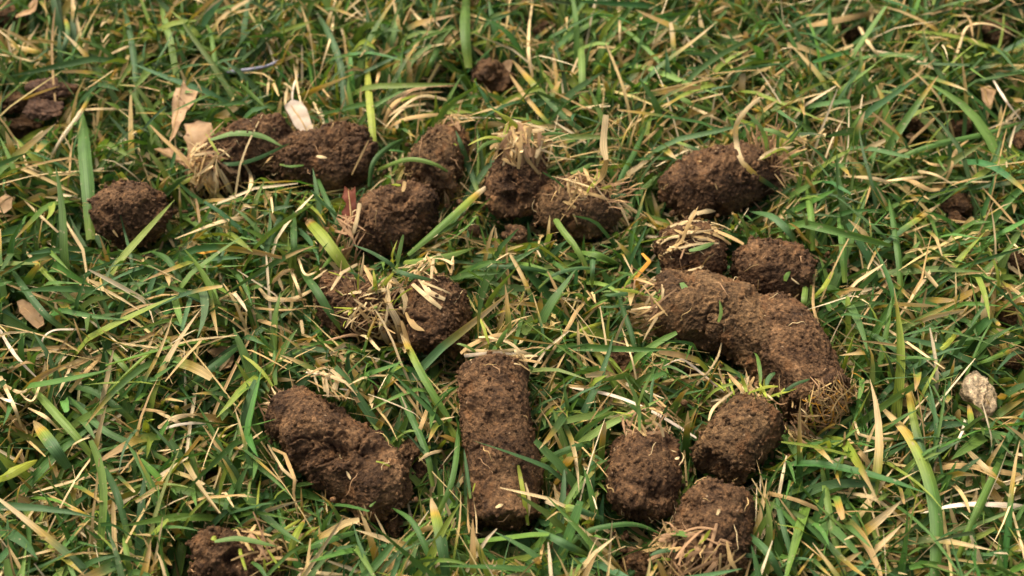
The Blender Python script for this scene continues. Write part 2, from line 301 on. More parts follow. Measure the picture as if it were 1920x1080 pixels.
# ------------------------------------------------------------------ soil cores: paths in photo pixels + height, radius in px
def circ(P, rpx): return rpx * depth(P) / F
CORES = dict(
 A=([(188, 402, 1.9, 60), (250, 402, 1.9, 66), (314, 405, 1.9, 60)], .85, 1.0, 'round dark soil core alone at the left, beside a broad upright blade'),
 B=([(400, 325, 1.5, 50), (470, 278, 1.9, 55), (548, 258, 2.0, 46)], .6, 1.0, 'soil core wrapped in straw at its left end, beside the spotted tan leaf'),
 C=([(518, 300, 1.9, 32), (570, 296, 1.9, 47), (625, 300, 1.9, 60), (692, 285, 1.9, 50)], .6, 1.3, 'dark lumpy core touching the right end of the straw wrapped core at upper left'),
 D=([(862, 247, 2.3, 32), (835, 285, 2.1, 50), (792, 340, 1.8, 62)], .6, 1.2, 'pale dry core with a tapered top, in front of the hollow with bent straws'),
 E=([(668, 450, 1.7, 52), (720, 415, 1.9, 62), (812, 380, 2.0, 52)], .6, 1.3, 'rough core with a fibrous left end beside the red brown leaf'),
 F=([(980, 272, 2.9, 50), (972, 330, 2.2, 54), (964, 400, 1.5, 46)], .5, 1.2, 'soil core standing upright under a thick cap of straw'),
 G=([(1008, 398, 1.6, 36), (1070, 390, 1.9, 56), (1148, 385, 1.9, 50)], .6, 1.3, 'crumbly core with ragged straw and a tall cut stalk on top'),
 H=([(1250, 372, 1.7, 44), (1318, 352, 1.9, 60), (1385, 328, 2.1, 58), (1452, 318, 2.0, 40)], .5, 1.2, 'long core with a hairy root tuft and curled shoots at its right end'),
 I=([(1236, 476, 1.9, 46), (1300, 478, 1.9, 56), (1365, 480, 1.9, 48)], .8, 1.0, 'squat core with tan straws and a green scrap lying on top'),
 J=([(1380, 510, 1.9, 52), (1440, 510, 2.0, 64), (1510, 512, 1.8, 52)], .6, .9, 'rounded bare core with one tiny leaf scrap, right of the straw topped squat core'),
 K=([(1236, 568, 1.9, 60), (1320, 585, 1.9, 68), (1400, 620, 1.9, 68), (1480, 680, 1.8, 62)], .25, .9, 'long bare core with green shoots fanning from its left end'),
 L=([(1444, 590, 1.9, 56), (1480, 645, 2.1, 70), (1535, 755, 1.9, 70)], .22, .7, 'smooth thick core slanting down right to an orange root mat'),
 M=([(1426, 768, 2.1, 56), (1385, 820, 2.0, 66), (1342, 878, 1.8, 60)], .26, .7, 'short clean core with orange clay patches, between the slanting core and the lowest one'),
 N=([(1345, 925, 2.2, 66), (1335, 990, 2.0, 72), (1320, 1070, 1.6, 72)], .3, .9, 'core at the bottom edge with a ragged straw tuft on its lower left'),
 O=([(1212, 826, 2.1, 58), (1208, 885, 2.0, 68), (1196, 958, 1.6, 64)], .28, .8, 'barrel shaped core with a yellow green shoot rising from its top'),
 P=([(925, 690, 2.5, 58), (933, 790, 2.2, 66), (950, 978, 1.3, 70)], .12, .8, 'long straight core pointing at the viewer with straws across its far end'),
 Q=([(533, 765, 1.9, 58), (595, 812, 2.0, 68), (660, 868, 1.9, 72), (732, 940, 1.7, 56)], .28, 1.5, 'long cracked core at lower left, slanting down towards the right'),
 R=([(610, 540, 1.9, 44), (660, 568, 1.9, 62), (735, 590, 1.8, 58)], .6, 1.1, 'core bursting with straw and a green sprig, left one of the central pair'),
 S=([(820, 535, 2.2, 56), (822, 590, 2.0, 60), (825, 660, 1.6, 56)], .5, 1.1, 'dark core with pale cut straws on top, right one of the central pair'),
 T=([(368, 1050, 1.8, 56), (430, 1050, 1.9, 64), (505, 1062, 1.7, 52)], .7, 1.4, 'crumbled core cut off by the bottom edge of the picture, left of centre'),
)
CAPS = []                                   # capsules (p0,p1,r0,r1) for collision and occlusion
PATH = {}
for cid, (pp, e, ro, lab) in CORES.items():
    W = np.array([[*unproj(x, y, z), circ(unproj(x, y, z), r)] for x, y, z, r in pp])
    PATH[cid] = W
    fine = catmull(W, 9); fine[0, 3] *= .85; fine[-1, 3] *= .85
    L_ = fine[:, :3].copy(); d0 = norm(fine[1, :3] - fine[0, :3]); d1 = norm(fine[-1, :3] - fine[-2, :3])
    L_[0] += d0 * fine[0, 3] * .7; L_[-1] -= d1 * fine[-1, 3] * .7
    for i in range(8): CAPS.append((L_[i], L_[i + 1], fine[i, 3], fine[i + 1, 3]))
CP0 = np.array([c[0] for c in CAPS]); CP1 = np.array([c[1] for c in CAPS]); CR = np.array([(c[2] + c[3]) / 2 for c in CAPS])
def on_core(px, py, lift=0.06):
    """point where the line of sight meets a core, lifted a little off its surface; None if it misses"""
    d = norm(ray(px, py)); ts = np.arange(28, 62, 0.04); Q_ = CAMP + d * ts[:, None]
    inside = cap_dist(Q_) < lift
    k = np.argmax(inside)
    return Q_[k] if inside[k] else None
def cap_dist(Q_):
    best = np.full(len(Q_), 99.0)
    for a, b, r in zip(CP0, CP1, CR):
        ab = b - a; t = np.clip((Q_ - a) @ ab / (ab @ ab + 1e-9), 0, 1)
        best = np.minimum(best, np.linalg.norm(Q_ - a - t[:, None] * ab, axis=1) - r)
    return best

def soil_disp(p, s, rough):
    """displacement in cm for points p"""
    m = sst(-.25, .3, fbm(p / 1.3 + s, 2, s))                        # rough vs pressed-smooth areas
    m2 = sst(-.12, .22, fbm(p / 1.0 + s * 1.7, 3, s + 3)); rg = (0.06 + 0.94 * m2) * (.5 + .5 * m) * rough * 1.15
    d = 0.20 * fbm(p / 1.1 + s, 2, s + 5) * (0.4 + .6 * rough)
    q = p + 0.12 * np.stack([vnoise(p / .3, s + 31), vnoise(p / .3, s + 32), vnoise(p / .3, s + 33)], 1)
    f1, f2, _ = worley(q / 0.42, s + 9); d = d + 0.15 * rg * (0.45 - f1) + 0.05 * rg * np.minimum(f2 - f1, .35)
    f1, f2, iv = worley(q / 0.19, s + 11); d = d + 0.105 * rg * (0.5 - f1) * (0.3 + 1.2 * iv)
    f1, f2, iv = worley(p / 0.095, s + 13); d = d + 0.072 * (0.5 + .5 * rg) * (0.5 - f1) * (0.2 + 1.6 * iv); d = d + 0.030 * fbm(p / .07, 2, s + 41, .7)
    pit = sst(0.30, 0.62, fbm(p / 0.55, 3, s + 21)); d = d - 0.11 * pit * rough
    crack = 1 - np.abs(fbm(q / 0.7, 3, s + 27)) * 9; d = d - 0.10 * np.clip(crack, 0, 1) * rg
    return d
def grid_normals(V):
    du = np.gradient(V, axis=0); dv = np.roll(V, -1, axis=1) - np.roll(V, 1, axis=1)
    return norm(np.cross(dv, du))
ICO = None
def ico():
    global ICO
    if ICO is None:
        bm = bmesh.new(); bmesh.ops.create_icosphere(bm, subdivisions=1, radius=1); bm.verts.ensure_lookup_table()
        ICO = (np.array([v.co[:] for v in bm.verts]), np.array([[v.index for v in f.verts] for f in bm.faces])); bm.free()
    return ICO
SMEAR = {11 + 7 * 15: [(992, 840, 50), (985, 910, 45), (945, 925, 42)], 11 + 7 * 16: [(690, 880, 34)], 11 + 7 * 12: [(1385, 790, 55)], 11 + 7 * 14: [(1225, 870, 40)], 11 + 7 * 2: [(590, 335, 36)], 11 + 7 * 4: [(740, 430, 26)], 11 + 7 * 13: [(1350, 945, 45)]}
def soil_tube(name, W, e, rough, s, mat, parent, origin, ncrumb=170, dents=()):
    L = np.linalg.norm(np.diff(W[:, :3], axis=0), axis=1).sum(); rm = W[:, 3].mean(); ed = 0.025
    prof = []                                                        # (axial distance from start, radial ratio)
    nf = max(4, int(rm * (1 - e) / ed)); nr = max(6, int(e * rm * 1.57 / ed)); ns = int((L - 2 * e * rm) / ed)
    r0, r1 = W[0, 3], W[-1, 3]
    for i in range(nf): prof.append((0, 0.01 + (1 - e) * i / nf))
    for i in range(nr): a = math.pi / 2 * i / nr; prof.append((e * r0 * (1 - math.cos(a)), (1 - e) + e * math.sin(a)))
    for i in range(ns): prof.append((e * r0 + (L - e * r0 - e * r1) * i / ns, 1.0))
    for i in range(nr + 1): a = math.pi / 2 * (1 - i / nr); prof.append((L - e * r1 * (1 - math.cos(a)), (1 - e) + e * math.sin(a)))
    for i in range(1, nf + 1): prof.append((L, (1 - e) * (1 - i / nf) + 0.01))
    prof = np.array(prof); fine = catmull(W, 60); fl = np.linspace(0, L, 60)
    cen = np.stack([np.interp(prof[:, 0], fl, fine[:, i]) for i in range(4)], 1)
    T = norm(np.gradient(fine[:, :3], axis=0)); T = norm(np.stack([np.interp(prof[:, 0], fl, T[:, i]) for i in range(3)], 1))
    ref = np.array([0, 0, 1.]) if abs(T[0, 2]) < .9 else np.array([1., 0, 0])
    S = norm(np.cross(T, ref)); U = np.cross(S, T)
    nt_ = int(2 * math.pi * rm / ed); th = np.linspace(0, 2 * math.pi, nt_, endpoint=False)
    rad = (cen[:, 3] * prof[:, 1])[:, None]
    V = cen[:, None, :3] + S[:, None] * (rad * np.cos(th))[..., None] + U[:, None] * (rad * np.sin(th))[..., None]
    # tilt the broken end faces a little
    Nn = grid_normals(V); cvec = V - cen[:, None, :3]
    flip = np.sign(np.mean(np.sum(Nn * cvec, axis=2))); Nn = Nn * flip
    p = V.reshape(-1, 3); n_ = Nn.reshape(-1, 3)
    d = soil_disp(p, s, rough)
    for (dx, dy, dr, dd) in dents:                                   # hand placed hollows / bulges (photo px on the near side)
        c_ = on_core(dx, dy, 0.0)
        if c_ is None: continue
        rr = circ(c_, dr); q = np.linalg.norm(p - c_, axis=1) / rr; q = q + 0.25 * fbm(p / .4, 2, s + 77)
        d = d - dd * np.clip(1 - q * q, 0, 1) ** 1.0
    ax = np.repeat(prof[:, 0], nt_); rs_ = np.random.default_rng(s + 5)
    wob = fbm(p / .8, 3, s + 61) * .45; vis = sst(-.2, .3, fbm(p / .9, 2, s + 63))
    for j in range(max(2, int(L / .9))):
        a0 = rs_.uniform(.12, .88) * L; d = d - rs_.uniform(.04, .16) * min(1, rough) * np.exp(-((ax - a0 + wob) / .055) ** 2) * vis
    for (dx, dy, dr) in SMEAR.get(s, ()):
        c_ = on_core(dx, dy, 0.0)
        if c_ is not None: d = d * (1 - .6 * sst(1.15, .75, np.linalg.norm(p - c_, axis=1) / circ(c_, dr) + .3 * fbm(p / .35, 2, 88)))
    d = d + (.09 * rm) * fbm(np.stack([ax / 1.3, 0 * ax, 0 * ax + s], 1), 2, s + 65)
    capm = np.clip(1 - np.repeat(prof[:, 1], nt_), 0, 1) ** .5 * np.where(ax < L / 2, -1, 1); Tt = np.repeat(T, nt_, axis=0)
    p = p + Tt * (capm * (.45 * fbm(p / .5, 3, s + 67)))[:, None]
    p = p + n_ * d[:, None]; nu = len(prof)
    idx = np.arange(nu * nt_).reshape(nu, nt_); nx = np.roll(idx, -1, axis=1)
    f = np.stack([idx[:-1], idx[1:], nx[1:], nx[:-1]], -1).reshape(-1, 4)
    if flip > 0: f = f[:, ::-1]
    # end caps closed by a centre vertex, as thin quads
    allV = [p]; allF = [np.concatenate([f[:, [0, 1, 2]], f[:, [0, 2, 3]]])]; nv = len(p)
    # loose crumbs stuck to the surface
    r = np.random.default_rng(s + 99); iv, jf = ico(); pick = r.integers(len(p), size=ncrumb)
    for i in pick:
        sz = 0.014 + 0.060 * r.random() ** 3.5; sc_ = r.uniform(.6, 1.3, 3) * sz
        v = iv * (1 + 0.35 * vnoise(iv * 1.7 + r.uniform(0, 90), 3)[:, None]) * sc_
        allV.append(v + p[i] + n_[i] * sz * .35); allF.append(jf + nv); nv += len(iv)
    return mesh_from(name, np.concatenate(allV), np.concatenate(allF), mat, parent, origin=origin), (p, n_)

def child_mesh_fix(o, P): o.location = (0, 0, 0)

# fibre generators ------------------------------------------------------------
def tuft(rb, c, axis, n, ln, spread, wcm, codes, r, base_r=0.3, droop=0.4, curl=0.3, k=9, thick=False):
    axis = norm(axis); a1 = norm(np.cross(axis, [0.3, 0.2, 1.])); a2 = np.cross(axis, a1)
    for i in range(n):
        b = r.normal(size=2) * base_r * .6; p = np.array(c) + a1 * b[0] + a2 * b[1]
        d = norm(axis + (a1 * r.normal() + a2 * r.normal()) * spread); L_ = r.uniform(*ln); pts = [p]
        for j in range(k - 1):
            d = norm(d + r.normal(size=3) * curl / k * 2.2 + np.array([0, 0, -droop / k])); p = p + d * L_ / (k - 1); pts.append(p)
        cd = codes[r.integers(len(codes))]
        make_rib(rb, np.array(pts), r.uniform(*wcm) * r.choice([.35, .6, .9, 1.15]), cd, r, 'straw', True, r.uniform(-1, 1), .15, k, 3)
def drape(rb, c, R, n, ln, wcm, codes, r, top=(0, 0, 1), cone=0.9, dirn=None, dspread=3.2, lift=(.0, .16), k=9):
    """straws lying over a dome of radius R around c"""
    top = norm(top); a1 = norm(np.cross(top, [0.2, 1., .1])); a2 = np.cross(top, a1)
    for i in range(n):
        th = r.uniform(0, 2 * math.pi); ph = cone * math.sqrt(r.random()); s_ = top * math.cos(ph) + (a1 * math.cos(th) + a2 * math.sin(th)) * math.sin(ph)
        if dirn is None: t = norm(a1 * r.normal() + a2 * r.normal())
        else: t = norm(np.array(dirn) + r.normal(size=3) * .3 * dspread)
        t = norm(t - s_ * (t @ s_)); L_ = r.uniform(*ln); lf = r.uniform(*lift); pts = []
        hug = r.uniform(.1, 1.0); kk = r.normal(size=3) * .5 if r.random() < .35 else np.zeros(3); u0 = r.uniform(-.2, .2); tl = r.normal() * .12
        for u in np.linspace(-.5, .5, k):
            pos = c + s_ * (R + .03 + lf + tl * u) + t * (u * L_) - s_ * (hug * (u * L_) ** 2 / (2 * R)) + kk * max(0, u - u0) * L_ * .8; pts.append(pos)
        make_rib(rb, np.array(pts), r.uniform(*wcm) * r.choice([.45, .8, 1, 1.25]), codes[r.integers(len(codes))], r, 'cut' if r.random() < .4 else 'straw', True, r.uniform(-1, 1), .15, k, 3, face=s_ + r.normal(size=3) * .35)

def px_pts(pts, on=False, z=None, lift=0.07):
    out = []
    for i, q in enumerate(pts):
        x, y = q[0], q[1]; P = None
        if len(q) > 2: P = unproj(x, y, q[2])
        elif on: P = on_core(x, y, lift)
        if P is None:
            t = i / max(1, len(pts) - 1); zz = z if z is not None else 1.45 + 1.0 * math.sin(math.pi * min(1, .15 + t * .75))
            P = unproj(x, y, zz)
        out.append(P)
    return np.array(out)
OCC = []                                    # (px, py, r_px, depth): what the random lawn should not cover

# ------------------------------------------------------------------ build the cores
TH, RO, SH, EXTRA = {}, {}, {}, {}
DENTS = dict(Q=[(635, 845, 26, .35), (610, 790, 30, -.1), (700, 850, 22, .2), (640, 760, 22, .3)], P=[(925, 790, 22, .18), (985, 930, 40, .06), (995, 830, 30, .08)],
             C=[(660, 345, 24, .35), (560, 345, 22, .2), (625, 262, 22, .12)], E=[(748, 415, 22, .3), (770, 350, 20, .15)], H=[(1310, 310, 26, .25), (1345, 400, 20, .25)],
             A=[(205, 395, 14, .25), (285, 400, 26, .12)], T=[(440, 1045, 26, .45), (400, 1010, 18, .15)], K=[(1310, 635, 24, .22), (1290, 520, 18, .1)],
             L=[(1450, 560, 20, .15)], O=[(1225, 935, 24, .15), (1262, 830, 16, .2)], S=[(850, 570, 20, .12)], G=[(1030, 365, 20, .3), (1090, 430, 16, .2)], F=[(955, 380, 24, .35), (990, 375, 16, .25)])
cores = {}
for i, (cid, (pp, e, ro, lab)) in enumerate(CORES.items()):
    W = PATH[cid]; mid = W[:, :3].mean(0); root_p = np.array([mid[0], mid[1], mid[2] - W[:, 3].mean()])
    root = tag(empty('soil_core', root_p), lab, 'soil core', 'soil cores pulled from the lawn')
    mat = M_SOIL2 if cid in 'DKGM' else M_SOIL
    ob, surf = soil_tube('soil_body', W, e, ro, 11 + i * 7, mat, root, root_p, 1100, DENTS.get(cid, ()))
    cores[cid] = (root, root_p, surf)
def part(cid, name, rb, mat):
    root, rp, _ = cores[cid]; return rb.build(name, mat, root, rp)
def ctr(cid, t): f = catmull(PATH[cid], 21); return f[int(t * 20), :3], f[int(t * 20), 3]
def axis_of(cid, end): W = PATH[cid]; return norm(W[0, :3] - W[1, :3]) if end == 0 else norm(W[-1, :3] - W[-2, :3])
def shoot(cid, strokes, name='grass_shoot', mat=None):
    """strokes: (pts, width px, code, shape, smooth)"""
    for st in strokes:
        pts, w, code = st[:3]; shape = st[3] if len(st) > 3 else 'blade'; sm = st[4] if len(st) > 4 else True
        rb = RB(); W3 = px_pts(pts, True, 2.6, 0.10); make_rib(rb, W3, circ(W3[0], w), code, rng, shape, sm, .8, .07, 24)
        part(cid, name, rb, mat or (M_STRAW if code in 'stwko' else M_GRASS))
r = np.random.default_rng(3)
# fine root hairs and tiny straw scraps on every core
for cid in CORES:
    root, rp, (p, n_) = cores[cid]; rb = RB()
    for i in r.integers(len(p), size=16):
        if n_[i] @ norm(CAMP - p[i]) < 0: continue
        t = norm(np.cross(n_[i], r.normal(size=3))); ln = r.uniform(.15, .7); pts = [p[i] + n_[i] * .02 + t * (u * ln) + n_[i] * (.10 * math.sin(math.pi * u)) + r.normal(size=3) * .025 for u in np.linspace(0, 1, 6)]
        make_rib(rb, np.array(pts), r.uniform(.012, .03), ['t', 'k', 's'][r.integers(3)], r, 'straw', True, 0, .1, 7, 3)
    for i in r.integers(len(p), size=3):
        if n_[i] @ norm(CAMP - p[i]) < .2: continue
        t = norm(np.cross(n_[i], r.normal(size=3))); ln = r.uniform(.10, .3); pts = [p[i] + n_[i] * .05 + t * (u * ln) for u in (0, .5, 1)]
        make_rib(rb, np.array(pts), r.uniform(.04, .08), ['t', 't', 'k', 'z'][r.integers(4)], r, 'straw', True, 0, .1, 5, 3)
    part(cid, 'root_hairs', rb, M_ROOT)

# --- straw caps and tufts
rb = RB(); c, R = ctr('B', .12)
drape(rb, c, R, 60, (.5, 1.5), (.07, .17), 'tssk', r, top=(-.5, -.75, .45), cone=1.0, dirn=(.1, -.3, 1), dspread=1.2)
drape(rb, c, R, 25, (.4, 1.1), (.06, .14), 'tsk', r, top=(-.6, -.2, .8), cone=.8)
part('B', 'straw_thatch', rb, M_STRAW)
shoot('B', [([(395, 262), (440, 250), (490, 255), (530, 275)], 11, 'l', 'blade'), ([(380, 300), (430, 308), (480, 298), (545, 268)], 8, 'g', 'blade'),
            ([(455, 300), (470, 330), (468, 355), (455, 375)], 8, 's', 'straw'), ([(410, 290), (395, 265), (385, 250)], 5, 'z', 'blade')])
rb = RB(); c, R = ctr('C', .0); tuft(rb, c, axis_of('C', 0), 22, (.3, .8), .5, (.02, .06), 'tk', r, .4); part('C', 'straw_thatch', rb, M_STRAW)
shoot('C', [([(690, 262), (676, 292), (660, 328)], 4, 't', 'straw'), ([(592, 292), (612, 296)], 7, 's', 'straw'), ([(525, 308), (545, 312), (570, 310)], 5, 'g', 'cut')])
rb = RB(); c, R = ctr('D', .05); drape(rb, c, R, 16, (.3, .9), (.05, .12), 'tk', r, top=(.2, -.2, .9)); c, R = ctr('D', .9); tuft(rb, c + np.array([.7, -.3, 0]), (.3, -.2, -1), 26, (.5, 1.1), .35, (.03, .08), 'tsk', r, .4); part('D', 'straw_thatch', rb, M_STRAW)
rb = RB(); c, R = ctr('E', .08)
drape(rb, c, R, 70, (.4, 1.4), (.025, .09), 'tkk', r, top=(-.8, -.5, .3), cone=1.0, dirn=(0, -.4, 1), dspread=1.3, lift=(0, .1)); part('E', 'straw_thatch', rb, M_STRAW)
shoot('E', [([(672, 380), (665, 420), (650, 465)], 8, 's', 'straw'), ([(760, 340), (757, 360)], 8, 't', 'straw')], 'straw_stalk')
rb = RB(); c, R = ctr('F', .06)
drape(rb, c + np.array([0, 0, -.1]), R, 60, (.5, 1.2), (.06, .17), 'sttk', r, top=(0, -.7, .7), cone=.6, dirn=(.15, -.6, -.7), dspread=1.5)
drape(rb, c + np.array([0, 0, -.15]), R, 45, (.6, 1.6), (.07, .18), 'sstt', r, top=(0, -.1, 1), cone=.7, dirn=(1, .15, 0), dspread=.8, lift=(0, .08))
tuft(rb, c, (.9, .1, .2), 10, (.8, 1.8), .3, (.04, .09), 'st', r, .3); part('F', 'straw_cap', rb, M_STRAW)
shoot('F', [([(1000, 290), (995, 250), (988, 212)], 8, 'g', 'cut'), ([(945, 265), (950, 240), (958, 225)], 9, 'z', 'cut')])
rb = RB(); c, R = ctr('G', .6)
drape(rb, c, R, 60, (.6, 1.4), (.04, .12), 'ttks', r, top=(.1, -.1, 1), cone=1.0, lift=(0, .2)); tuft(rb, c + np.array([.8, .0, .5]), (.5, -.1, .9), 36, (.4, 1.0), .5, (.02, .06), 'tk', r, .5)
c2, R2 = ctr('G', 1.0); tuft(rb, c2, (.6, -.5, -.5), 22, (.5, 1.3), .3, (.04, .1), 'st', r, .4); part('G', 'straw_thatch', rb, M_STRAW)
shoot('G', [([(1115, 350), (1128, 330, 3.6), (1137, 300, 4.3)], 13, 't', 'cut'), ([(1137, 300, 4.3), (1131, 270, 4.6), (1134, 215, 5.2)], 14, 's', 'cut'), ([(1110, 352), (1120, 332), (1125, 322)], 12, 'z', 'blade'),
            ([(1070, 325), (1090, 318), (1112, 305)], 9, 'g', 'blade'), ([(1085, 350), (1100, 370), (1118, 395)], 10, 's', 'blade'), ([(1078, 345), (1092, 372), (1090, 395)], 9, 't', 'straw')])
rb = RB(); c, R = ctr('H', .92)
tuft(rb, c + np.array([0, .1, .4]), (.3, .25, 1), 90, (.5, 1.3), .45, (.02, .07), 'tkk', r, .45); tuft(rb, c, (1, -.1, .15), 55, (.5, 1.3), .5, (.02, .06), 'tkk', r, .5); tuft(rb, c, (.8, -.5, -.5), 24, (.5, 1.1), .4, (.03, .07), 'kt', r, .5)
part('H', 'root_tuft', rb, M_ROOT)
shoot('H', [([(1458, 356), (1420, 330), (1390, 300), (1380, 262, 3.3), (1382, 230, 3.9), (1400, 205, 4.3), (1425, 182, 4.5)], 10, 'b', 'cut'),
            ([(1440, 285, 2.8), (1432, 250, 3.6), (1415, 225, 4.0), (1395, 207, 4.2)], 9, 'l', 'cut'), ([(1432, 242, 3.8), (1455, 248, 3.8), (1480, 262, 3.6)], 9, 'l', 'blade'),
            ([(1420, 300), (1450, 283, 3.0), (1490, 275, 3.0)], 9, 's', 'blade'), ([(1425, 300), (1470, 280, 3.0), (1490, 320, 2.4), (1498, 345, 2.0)], 5, 'z', 'blade')])
shoot('H', [([(1305, 400), (1325, 396), (1342, 396)], 9, 's', 'straw')], 'straw_scrap')
rb = RB(); c, R = ctr('I', .5)
drape(rb, c, R, 26, (.7, 1.7), (.06, .18), 'tsst', r, top=(-.1, .15, 1), cone=.65, dirn=(1, -.1, 0), dspread=1.0); drape(rb, c, R, 14, (.3, .9), (.03, .08), 'tk', r, top=(0, -.7, .7), cone=.9); part('I', 'straw_thatch', rb, M_STRAW)
shoot('I', [([(1255, 463), (1290, 462), (1342, 438)], 6, 's', 'blade'), ([(1292, 470), (1315, 464), (1340, 455)], 10, 'l', 'blade'), ([(1292, 508), (1315, 500), (1330, 478)], 6, 's', 'blade'),
            ([(1254, 411), (1268, 432), (1300, 442), (1325, 440)], 8, 't', 'straw'), ([(1288, 425), (1325, 430)], 14, 't', 'cut')], 'loose_scrap')
shoot('J', [([(1472, 527), (1475, 517), (1482, 509)], 9, 'g', 'blade'), ([(1485, 522), (1500, 534)], 4, 's', 'straw')], 'leaf_scrap')
shoot('K', [([(1347, 604), (1352, 585), (1349, 562)], 7, 'g', 'blade'), ([(1278, 530), (1285, 545), (1275, 555)], 13, 'l', 'cut'), ([(1275, 555), (1292, 558), (1286, 590)], 7, 's', 'straw', False)], 'leaf_scrap')
rb = RB(); c, R = ctr('K', .04); tuft(rb, c + np.array([-.1, -.1, 0]), (-1, -.1, .0), 60, (.4, 1.1), .45, (.04, .12), 'tsk', r, .7); drape(rb, c, R, 22, (.5, 1.2), (.05, .1), 'tk', r, top=(-.7, -.5, .4), cone=.8, dirn=(0, -.3, 1)); part('K', 'straw_thatch', rb, M_STRAW)
shoot('K', [([(1240, 555), (1200, 562, 2.0), (1150, 575, 2.1), (1100, 572, 2.0)], 10, 'g', 'blade'), ([(1240, 560), (1205, 570, 1.9), (1180, 565, 1.9)], 11, 'z', 'cut'), ([(1238, 545), (1215, 555, 2.0), (1190, 545, 2.2), (1178, 535, 2.2)], 9, 'l', 'blade'),
            ([(1202, 560, 2.0), (1190, 522, 2.6), (1218, 490, 2.8), (1204, 475, 2.8)], 8, 'o', 'cut', False), ([(1240, 508), (1245, 540), (1240, 590)], 6, 's', 'straw')])
rb = RB(); c, R = ctr('L', 1.0)
tuft(rb, c + np.array([.1, -.15, .1]), (.15, -.7, -.1), 90, (.15, .55), .9, (.02, .04), 'tktkko', r, .8, curl=3.5); drape(rb, c + axis_of('L', 1) * -.35, R * .93, 110, (.3, 1.0), (.018, .035), 'ttkktto', r, top=(.35, -.85, .4), cone=.75, dirn=(.2, -.5, -.6), dspread=2.2, lift=(0, .06)); part('L', 'root_mat', rb, M_ROOT)
shoot('L', [([(1517, 740), (1520, 765), (1530, 808)], 6, 'z', 'blade'), ([(1500, 765), (1512, 780), (1502, 805)], 4, 's', 'straw')])
rb = RB(); c, R = ctr('M', .0); tuft(rb, c + np.array([-.2, .2, .2]), (.2, .8, .4), 34, (.4, .9), .6, (.04, .1), 'tsz', r, .7); tuft(rb, c + np.array([.8, -.3, -.2]), (.6, -.2, -.5), 26, (.5, 1.2), .4, (.04, .09), 'tk', r, .5); part('M', 'straw_thatch', rb, M_STRAW)
shoot('M', [([(1330, 790), (1340, 765, 2.6), (1375, 735, 2.8)], 6, 's', 'straw'), ([(1400, 735), (1395, 720, 3.0), (1388, 700, 3.3)], 8, 'z', 'blade')])
rb = RB(); c, R = ctr('N', .85)
tuft(rb, c + np.array([-.55, .1, .45]), (-.6, -.5, .1), 80, (.4, 1.1), .7, (.04, .15), 'ttkk', r, .5, 1.0, 1.0); drape(rb, c, R, 40, (.5, 1.3), (.03, .1), 'tk', r, top=(-.3, -.5, .8), cone=.8); part('N', 'straw_thatch', rb, M_STRAW)
shoot('N', [([(1310, 1020), (1322, 1008, 3.2), (1333, 992, 3.5)], 9, 'z', 'blade'), ([(1284, 1045), (1292, 1035, 3.2), (1305, 1028, 3.3)], 6, 'z', 'blade')])
shoot('N', [([(1342, 965), (1347, 953)], 6, 's', 'straw')], 'straw_scrap')
rb = RB(); c, R = ctr('O', .0); drape(rb, c, R, 36, (.4, 1.1), (.03, .09), 'tkk', r, top=(0, .3, 1), cone=.8); tuft(rb, c, (0, .5, .8), 26, (.3, .8), .8, (.03, .08), 'tks', r, .6); part('O', 'straw_thatch', rb, M_STRAW)
shoot('O', [([(1199, 808), (1198, 770, 3.4), (1190, 740, 3.8), (1172, 705, 4.2)], 8, 'l', 'blade'), ([(1197, 760, 3.6), (1205, 735, 3.9), (1222, 700, 4.2)], 6, 'g', 'blade'), ([(1246, 820), (1240, 802, 3.2), (1228, 790, 3.5)], 6, 's', 'blade'), ([(1268, 862), (1275, 857)], 6, 's', 'straw')])
rb = RB(); c, R = ctr('P', .0)
drape(rb, c + np.array([0, 0, -.1]), R, 12, (.6, 1.5), (.06, .14), 'sst', r, top=(0, .8, .6), cone=.5, dirn=(1, .0, 0), dspread=.5, lift=(0, .05)); tuft(rb, c + np.array([.6, 0, .5]), (.6, -.5, -.1), 12, (.3, .8), .6, (.06, .12), 'st', r, .4); part('P', 'straw_thatch', rb, M_STRAW)
shoot('P', [([(990, 985), (982, 930), (975, 890), (967, 850)], 9, 'z', 'blade'), ([(988, 985), (992, 940), (985, 905)], 6, 's', 'straw')])
shoot('P', [([(880, 1000), (878, 960), (878, 915)], 4, 't', 'straw'), ([(893, 1000), (892, 960), (886, 925)], 3, 's', 'straw'), ([(930, 952), (945, 946)], 7, 's', 'blade')], 'root_strand')
rb = RB(); c, R = ctr('Q', .15); drape(rb, c + np.array([.5, .3, .1]), R, 34, (.4, 1.1), (.06, .16), 'sstw', r, top=(.4, .5, .9), cone=.7, lift=(0, .25)); tuft(rb, c + np.array([-.5, .3, .1]), (-.8, .4, .4), 20, (.4, .9), .5, (.05, .12), 'tsk', r, .4); part('Q', 'straw_thatch', rb, M_STRAW)
shoot('Q', [([(705, 865), (718, 868), (731, 874)], 4, 'z', 'straw'), ([(660, 900), (655, 890), (652, 885)], 5, 's', 'blade'), ([(693, 950), (705, 940)], 4, 'l', 'straw'), ([(690, 975), (685, 960), (680, 945)], 4, 's', 'straw')], 'straw_scrap')
rb = RB(); c, R = ctr('R', .75)
tuft(rb, c + np.array([-.1, -.3, .5]), (.1, -.2, 1), 90, (.5, 1.2), .6, (.03, .09), 'tksz', r, .6); drape(rb, c, R, 60, (.4, 1.2), (.04, .12), 'tkts', r, top=(.2, -.6, .7), cone=1.1); part('R', 'straw_thatch', rb, M_STRAW)
